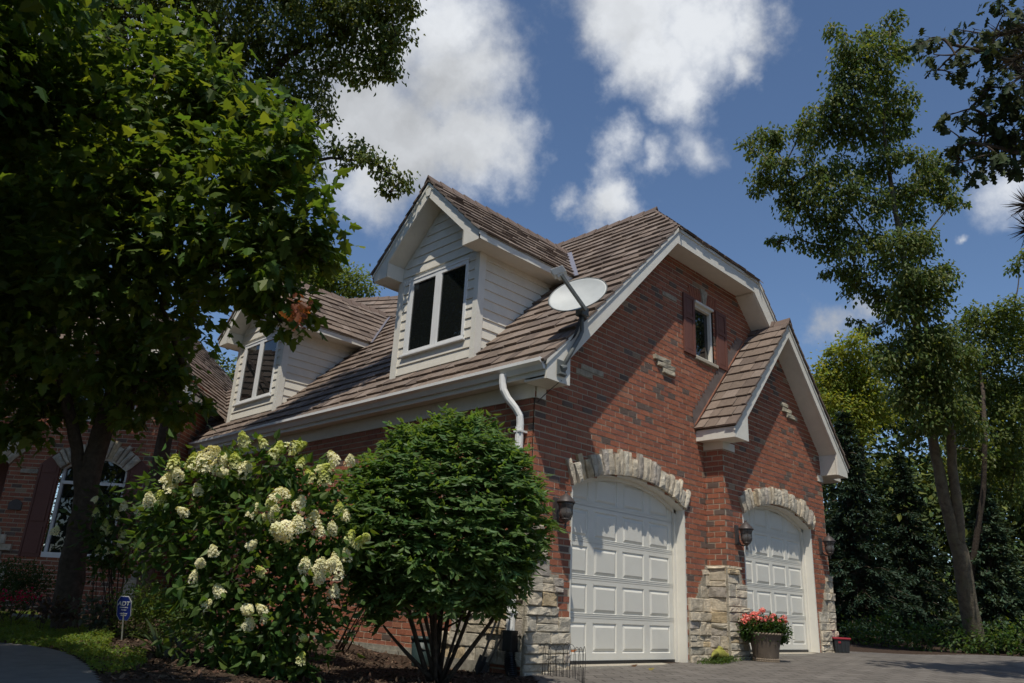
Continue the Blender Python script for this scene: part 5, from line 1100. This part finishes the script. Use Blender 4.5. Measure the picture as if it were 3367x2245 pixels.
# ------------------------------------------------------------------ lanterns
MT['lampglass'] = mat('lantern_glass', (.10,.09,.085), rough=.12, spec=.6, nscale=6, namt=.3)
def lantern(F, u, z, lab):
    b = np.array(F(u, z, 0)); o = empty('wall_lantern', tuple(b)); tag(o, lab, 'wall lantern', 'lanterns beside the garage doors')
    c = np.array(F(u, z, .20)); ox = c-b
    w = MB(b); w.fbox(F, (u-.06, z-.17, .004), (u+.06, z+.17, .03)); w.fbox(F, (u-.045, z-.155, .03), (u+.045, z+.155, .04)); w.build('back_plate', MT['iron'], o, bevel=.005)
    MB(b).tube(bez(F(u,z-.10,.03), F(u,z-.22,.10), F(u,z-.165,.2), 7), .012, n=8).build('arm', MT['iron'], o, smooth=True)
    MB(b).lathe(c, [(.128,.085),(.132,.098),(.122,.112),(.105,.13),(.09,.15),(.06,.182),(.026,.205),(.014,.212),(.02,.225),(.018,.24),(.006,.252),(.001,.255)], 24).build('cap', MT['iron'], o, smooth=True)
    MB(b).lathe(c, [(.113,.085),(.098,.055),(.089,.02),(.088,-.02),(.092,-.06),(.082,-.10),(.062,-.132),(.05,-.138)], 24).build('glass', MT['lampglass'], o, smooth=True)
    w = MB(b)
    for k in range(4):
        a = .78+k*1.571; P = [(.119,.088),(.101,.055),(.093,.02),(.092,-.02),(.096,-.06),(.085,-.10),(.064,-.138)]
        w.tube([c+np.array([r*math.cos(a), r*math.sin(a), h]) for r, h in P], .006, n=6)
    w.lathe(c, [(.068,-.128),(.07,-.14),(.06,-.15),(.03,-.175),(.014,-.19),(.012,-.21),(.018,-.225),(.012,-.25),(.002,-.262)], 20); w.build('cage', MT['iron'], o, smooth=True)
    MB(b).lathe(c, [(.012,-.13),(.014,-.05),(.022,-.02),(.018,.02),(.003,.04)], 12).build('bulb', MT['sign_white'], o, smooth=True)
lantern(F_FRONT, .50, 1.99, 'dark coach lantern left of the nearer garage door, partly behind the bush')
lantern(F_BAY, 4.89, 2.06, 'dark coach lantern on the brick between the two garage doors')
lantern(F_BAY, 8.36, 2.17, 'dark coach lantern at the far right corner past the second door')
# ------------------------------------------------------------------ satellite dish on the barge board
n_ = nrm(np.array([-.81,-.42,.40])); dc = np.array([.172,-.60,5.01]); mj = np.array([.569,-.742,.357]); mj = nrm(mj-n_*(mj@n_)); mn = np.cross(n_, mj); mn = mn if mn[2] > 0 else -mn
o = empty('satellite_dish', (.06,-.43,3.9)); sb = np.array(o.location); tag(o, 'grey oval satellite dish on a bent mast at the corner of the roof', 'satellite dish')
w = MB(sb); A_, B_ = .44, .315; V = []; rings = [0,.35,.7,.93,1.0]
for f_, off in ((1, 0), (1, -.012)):
    for r in rings:
        for k in range(40):
            a = 2*math.pi*k/40; V.append(dc+mj*A_*r*math.cos(a)+mn*B_*r*math.sin(a)-n_*(.065*(1-r*r))+n_*off)
Fc = []
for s in (0, 1):
    for i in range(len(rings)-1):
        for k in range(40): q = (s*200+i*40+k, s*200+i*40+(k+1) % 40, s*200+(i+1)*40+(k+1) % 40, s*200+(i+1)*40+k); Fc.append(q if s else q[::-1])
Fc += [(160+k, 160+(k+1) % 40, 360+(k+1) % 40, 360+k) for k in range(40)]
w.add(V, Fc).build('reflector', MT['dish'], o, smooth=True)
w = MB(sb); w.tube([dc+mj*A_*math.cos(a)+mn*B_*math.sin(a)-n_*.004 for a in np.linspace(0, 6.283, 49)], .009, n=6); w.build('rim', MT['dishdark'], o, smooth=True)
foot, b1, b2, top = np.array([.05,-.455,3.88]), np.array([.36,-.50,4.42]), np.array([.405,-.505,4.52]), np.array([.385,-.51,4.79])
w = MB(sb); w.tube([foot, foot+(b1-foot)*.8, b1, b2, b2*.5+top*.5, top], .032, n=12); w.build('mast', MT['dishdark'], o, smooth=True)
w = MB(sb); w.box((-.05,-.455,3.76),(.13,-.436,3.99)); w.tube([foot+np.array([-.04,0,-.02]), foot+np.array([.05,0,.02])], .05, n=10); w.box((-.03,-.50,3.77),(.11,-.455,3.80)); w.build('foot_bracket', MT['dishdark'], o, bevel=.004)
arm0 = dc-mn*B_*.95+n_*.0; lnb = np.array([-.27,-.66,5.14])
w = MB(sb); d_ = nrm(lnb-arm0); s_ = nrm(np.cross(d_, n_)); q_ = np.cross(s_, d_)
w.add([p+s_*a*.022+q_*bb_*.03 for p in (arm0-d_*.06, lnb) for a, bb_ in ((-1,-1),(1,-1),(1,1),(-1,1))], [(0,1,2,3),(7,6,5,4),(0,4,5,1),(1,5,6,2),(2,6,7,3),(3,7,4,0)]); w.build('feed_arm', MT['dishdark'], o, bevel=.004)
w = MB(sb); ln = lambda a, b_, c_: lnb+mj*a+d_*b_+n_*c_
def obox(mb, f, a, b): 
    P = [f(x, y, z) for z in (a[2], b[2]) for (x, y) in ((a[0],a[1]),(b[0],a[1]),(b[0],b[1]),(a[0],b[1]))]; mb.add(P, [(0,3,2,1),(4,5,6,7),(0,1,5,4),(1,2,6,5),(2,3,7,6),(3,0,4,7)])
obox(w, ln, (-.10,.0,-.05), (.09,.10,.04)); obox(w, ln, (-.065,-.045,-.04), (.035,.0,.03)); w.build('receiver', MT['gutter'], o, bevel=.008)
w = MB(sb); obox(w, lambda a, b_, c_: top+np.array([a,b_,c_]), (-.07,-.07,-.04), (.08,.06,.09)); w.tube([top+np.array([0,0,.02]), dc-mn*B_*.55-n_*.05], .03, n=8)
for k in range(6): p = top+rng.uniform(-.08,.08,3); w.tube([p, p+rng.normal(size=3)*.05], .008, n=6)
w.build('bracket', MT['dishdark'], o, bevel=.004)
w = MB(sb)
for k in range(3):
    a = top+np.array([-.03-.02*k,-.03,-.03]); b = b1+np.array([-.06-.03*k,.08,-.02-.03*k]); w.tube(bez(a, a*.3+b*.7+np.array([-.03,-.06,-.12]), b, 8)+bez(b, b+np.array([-.10,-.02,-.10]), b+np.array([.02,.05,-.26]), 7), .006, n=5)
w.build('cable', MT['black'], o, smooth=True); w = MB(sb)
w.tube(bez(np.array([.06,-.44,3.70]), np.array([.0,-.3,3.6]), np.array([.03,-.03,3.45]), 6), .006, n=5)
w.build('cable', MT['black'], o, smooth=True)
# ------------------------------------------------------------------ things round the garage
b = np.array([-.10,.17,.34]); gg = -.17
o = empty('drain_pipe', (-.12,.12,gg)); tag(o, 'black corrugated drain pipe with adapter below the white downspout', 'drain pipe'); L_ = tuple(o.location)
w = MB(L_); w.box((-.175,.085,.355),(-.025,.255,.385)); w.box((-.168,.092,.13),(-.032,.248,.357)); w.box((-.171,.13,.22),(-.1679,.21,.31),(0,0,0)); w.build('adapter', MT['black'], o, bevel=.004)
w = MB(L_); pts = []; rad = []
for i in range(61):
    t = i/60; pts.append(np.array([-.10-.10*t*t, .17-.17*t*t, .15-.36*t])); rad.append(.068+.009*(1 if (i//2) % 2 else -1))
w.tube(pts, rad, n=18); w.build('corrugated_pipe', MT['black'], o)
MT['handle'] = mat('tool_handle_yellow', (.55,.30,.03), rough=.5, nscale=10, namt=.1); MT['wood'] = mat('grey_wood', (.17,.14,.11), rough=.8, nscale=15, namt=.2, bump=.2); MT['rust'] = mat('tool_steel', (.06,.055,.05), rough=.6)
t0, t1 = np.array([-.34,.52,-.17]), np.array([-.07,.36,.74]); o = empty('garden_tool', tuple(t0)); tag(o, 'long handled garden tool with yellow grip leaning beside the downspout', 'garden tool')
MB(t0).tube([t0+(t1-t0)*.18, t0+(t1-t0)*.70], .016, n=10).build('shaft', MT['wood'], o, smooth=True); MB(t0).tube([t0+(t1-t0)*.70, t1], .019, n=10).build('grip', MT['handle'], o, smooth=True)
w = MB(t0); d = nrm(t1-t0); s = nrm(np.cross(d, (0,1,.3))); w.prism([t0+s*.07+d*.24, t0-s*.07+d*.24, t0-s*.075+d*.08, t0-d*.02, t0+s*.075+d*.08], np.cross(d, s)*.008); w.build('blade', MT['rust'], o)
t0, t1 = np.array([-.30,.44,-.17]), np.array([-.06,.29,.42]); o = empty('garden_tool', tuple(t0)); tag(o, 'shorter plain wooden handled tool leaning right beside the black drain pipe', 'garden tool')
MB(t0).tube([t0+(t1-t0)*.2, t1], .013, n=10).build('shaft', MT['wood'], o, smooth=True); w = MB(t0); w.prism([t0+s*.05+d*.16, t0-s*.05+d*.16, t0-s*.05-d*.02, t0+s*.05-d*.02], np.cross(d, s)*.01); w.build('blade', MT['rust'], o)
# green watering can / pail by the wall
MT['green'] = mat('green_plastic', (.022,.04,.038), rough=.5, nscale=8, namt=.1)
c = gpt(966,1532); o = empty('utility_bucket', tuple(c)); tag(o, 'dull green bucket with a rim standing by the brick wall', 'bucket')
MB(c).lathe(c, [(.125,0),(.13,.02),(.155,.36),(.15,.36),(.128,.03)], 24).build('body', MT['green'], o, smooth=True); MB(c).lathe(c, [(.15,.345),(.165,.345),(.168,.37),(.165,.395),(.15,.395)], 24).build('rim', MT['green'], o, smooth=True)
MB(c).tube([c+np.array([.165*math.cos(a)*1.0, -.165*abs(math.sin(a))*.55-.05, .34-.12*math.sin(a)]) for a in np.linspace(0, math.pi, 10)], .006, n=6).build('handle', MT['rust'], o)
# low wire border fence
MT['wire'] = mat('wire_black', (.02,.018,.018), rough=.5)
def border(lab, path, n):
    pts = [gpt(*p) for p in path]; o = empty('wire_fence', tuple(pts[0])); tag(o, lab, 'wire fence'); w = MB(pts[0])
    seg = np.linspace(0, len(pts)-1, n+1)
    P = [pts[min(int(t), len(pts)-2)]*(1-(t-min(int(t), len(pts)-2)))+pts[min(int(t), len(pts)-2)+1]*(t-min(int(t), len(pts)-2)) for t in seg]
    for i in range(n):
        for (a, b, h) in ((P[i], P[min(i+1, n)]+(P[min(i+1, n)]-P[i])*.25, .40), (P[i]*.65+P[i+1]*.35, P[i]*.2+P[i+1]*.8, .20)):
            hh = h*random.uniform(.93, 1.05); u = b-a; lean = rng.normal(size=3)*np.array([.012,.012,0])
            w.tube([a-np.array([0,0,.03])]+[a+u*(.5-.5*math.cos(t))+np.array([0,0,hh*.72+hh*.28*math.sin(t)])+lean for t in np.linspace(0, math.pi, 9)]+[b-np.array([0,0,.03])], .0032, n=5)
    w.build('hoops', MT['wire'], o)
border('low black wire hoop edging in front of the garage corner', [(1208,1548),(1260,1553),(1318,1560)], 8)
border('short run of black wire hoops turning towards the drive', [(1318,1560),(1335,1569),(1341,1577)], 3)
# terracotta leaf caught in the wire, fallen leaves on the pavers
for (x, y, c3, lab) in ((1385,1535,(.22,.12,.05),'curled brown leaf lying on the pavers near the first door'),(1490,1541,(.32,.27,.09),'yellowish leaf lying on the pavers before the stone pier'),(1310,1540,(.36,.14,.06),'rust brown leaf caught in the wire hoops'),(1452,1533,(.16,.09,.05),'small dark leaf on the pavers before the first door')):
    p = gpt(x, y); p[2] += .03+(.22 if 'wire' in lab else 0); m_ = leafmesh('fallen_leaf', np.zeros((1,3)), np.array([.09]), np.array([[.8,-.4,.15]]), np.array([[.2,-.5,1.0]]), 'maple', np.array([c3]), MT['leaf']); t = newobj('fallen_leaf', m_); t.location = p; tag(t, lab, 'leaf')
# planter with geraniums
MT['urn'] = mat('planter_brown', (.115,.088,.065), rough=.85, nscale=6, namt=.2, bump=.3, bscale=50, dirt=((.27,.23,.18),7,.56,.7)); MT['urnrope'] = mat('planter_rope', (.20,.155,.11), rough=.85, nscale=12, namt=.25)
u = gpt(1760,1521); d_ = (u-CAM)@CF; rs = pxm(41, d_); hs = pxm(62, d_)
o = empty('flower_planter', tuple(u)); tag(o, 'brown flared planter of coral geraniums standing on the drive before the second door', 'planter')
MB(u).lathe(u, [(rs*.66,0),(rs*.67,.03),(rs*.68,hs*.12),(rs*.76,hs*.5),(rs*.86,hs*.8),(rs*.97,hs*.96),(rs*1.0,hs),(rs*.93,hs),(rs*.85,hs*.9)], 32).build('pot', MT['urn'], o, smooth=True)
def rope(z, r, name='rope_band'):
    w = MB(u)
    for k in range(34):
        a = k*2*math.pi/34; t = np.array([-math.sin(a), math.cos(a), 0]); c = u+np.array([r*math.cos(a), r*math.sin(a), z]); w.tube([c-t*.022+np.array([0,0,-.012]), c, c+t*.022+np.array([0,0,.012])], [.010,.016,.010], n=6)
    return w.build(name, MT['urnrope'], o, smooth=True)
rope(.022, rs*.69); rope(hs*1.0, rs*.99); rope(.048, rs*.69)
gx = lambda a, b: u+ux*pxm(a, d_)+np.array([0,0,hs+pxm(b, d_)])+CF*np.array([1,1,0])*random.uniform(-.08,.10)
CL = [(gx(x, y), pxm(r, d_)) for (x, y, r) in ((-34,12,17),(-14,16,19),(8,14,20),(28,12,19),(40,4,13),(-42,2,12),(-20,2,16),(12,0,16),(34,-6,12),(-40,-8,8),(44,-10,8))]
P, T, Nn, hb = cloud(CL, 30000, .05, .05, .4, .0, .8, sub=8); n = len(P)
newobj('foliage', leafmesh('foliage', P, rng.uniform(.038,.065,n), T, Nn, 'ovate', leafcols(n,(.045,.09,.024),.3,(.05,.085,.02),.2), MT['leaf'], u), o)
def umbel(seed):
    r = np.random.default_rng(seed); n = 46; d = nrm(r.normal(size=(n,3))+np.array([0,0,.35])); P = d*.04; T = nrm(np.cross(d, r.normal(size=(n,3)))); col = np.array([.74,.20,.17])*(1+r.uniform(-.3,.3,(n,1))); col[r.random(n) < .25] = (.80,.38,.32)
    return leafmesh('geranium_bloom', P-T*.013, r.uniform(.026,.036,n), T+d*.3, d, 'petal', col, MT['petal'])
UM = [umbel(s) for s in (11,12,13)]
st = MB(u)
for (x, y, q) in ((-7,56,10),(-43,42,9),(-50,32,10),(-38,38,10),(-26,44,12),(-24,48,8),(-15,36,11),(-5,36,11),(4,38,12),(10,36,9),(-18,28,10),(-24,22,9),(18,42,10),(16,32,12),(22,46,8),(40,36,12),(48,34,9),(34,34,9),(44,44,8),(12,18,11),(28,10,11),(-12,50,6),(-34,30,8)):
    p = u+ux*pxm(x-1, d_)+np.array([0,0,hs+pxm(y-6, d_)])-CF*np.array([1,1,0])*random.uniform(.02,.12); t = newobj('geranium_bloom', random.choice(UM), o); t.location = p-u; k = pxm(q, d_)/.058; t.scale = (k, k, k*.8); t.rotation_euler = (random.uniform(-.5,.5), random.uniform(-.5,.5), random.uniform(0,6))
    st.tube(bez(u+np.array([0,0,hs]), (u+p)/2+np.array([0,0,hs*.6]), p, 5), .004, n=5)
st.build('flower_stems', MT['green'], o)
# carved frog like garden figure on a cushion of leaves
MT['moss'] = mat('mossy_yellow', (.25,.24,.045), rough=.8, nscale=14, namt=.3, bump=.4, bscale=60)
f0 = np.array(F_FRONT(4.30, 0, .30)); f0[2] = float(gz(f0[0], f0[1])); 
w = MB(f0); 
def blobtube(pts, rad): w.tube(pts, rad, n=14)
blobtube([f0+np.array(p) for p in ((-.20,-.02,.14),(-.14,-.02,.15),(-.05,-.02,.15),(.05,-.02,.14),(.13,-.03,.12),(.22,-.05,.115),(.33,-.07,.12))], [.01,.055,.085,.088,.065,.038,.008])
blobtube([f0+np.array(p) for p in ((-.05,-.02,.20),(-.0,-.02,.235),(.04,-.03,.22),(.06,-.03,.18))], [.02,.04,.035,.02]); blobtube([f0+np.array(p) for p in ((-.14,-.03,.15),(-.25,-.05,.15),(-.33,-.06,.11))], [.05,.03,.01])
fg = w.build('garden_figure', MT['moss'], None, smooth=True); fg.location = f0; tag(fg, 'yellow green garden figure lying against the stone pier between the doors', 'garden figure')
q = rng.normal(size=(1500,2))*np.array([.19,.10]); P = np.stack([f0[0]+q[:,0]*1.2, f0[1]-.03+q[:,1], np.zeros(1500)], 1); P[:,2] = gz(P[:,0],P[:,1])+.02+.10*rng.random(1500)*np.exp(-(q[:,0]/.3)**2); k = P[:,1] < -.08; P = P[k]; n = len(P); fb = f0+np.array([0,-.06,0])
gp_ = newobj('creeping_plant', leafmesh('creeping_plant', P, rng.uniform(.02,.035,n), rng.normal(size=(n,3))+np.array([0,-.4,.2]), np.array([0,-.4,1.0])+rng.normal(size=(n,3))*.5, 'ovate', leafcols(n,(.075,.125,.025),.3), MT['leaf'], fb)); gp_.location = fb; tag(gp_, 'low bright green plant at the foot of the stone pier between the doors', 'plant')
# bin with a red lid
MT['binred'] = mat('lid_red', (.28,.025,.035), rough=.35); MT['bingrey'] = mat('bin_grey', (.028,.030,.032), rough=.4)
c = gpt(1931,1500); d_ = (c-CAM)@CF; W = pxm(18, d_); H = pxm(34, d_); o = empty('storage_bin', tuple(c)); tag(o, 'dark plastic storage bin with a red lid past the far door', 'bin')
pb = lambda x, y, z: c+ux*x+np.cross(np.array([0,0,1.0]), ux)*y+np.array([0,0,z])
w = MB(c); V = [pb(x*W*s, y*W*.8*s, z) for z, s in ((0,.86),(H*.88,1.0)) for x, y in ((-1,-1),(1,-1),(1,1),(-1,1))]; w.add(V, [(0,3,2,1),(4,5,6,7),(0,1,5,4),(1,2,6,5),(2,3,7,6),(3,0,4,7)]); 
for x in (-.6,-.1,.4): obox(w, pb, (x*W,-W*.8*1.01,0.02), (x*W+.03,-W*.8*.9,H*.8))
w.build('body', MT['bingrey'], o, bevel=.012)
w = MB(c); obox(w, pb, (-W*1.14,-W*.94,H*.86), (W*1.14,W*.94,H)); w.build('lid', MT['binred'], o, bevel=.02)
w = MB(c); obox(w, pb, (-W*.52,-W*.84,H*.62), (-W*.18,-W*.78,H*.76)); w.build('latch', MT['binred'], o, bevel=.004)
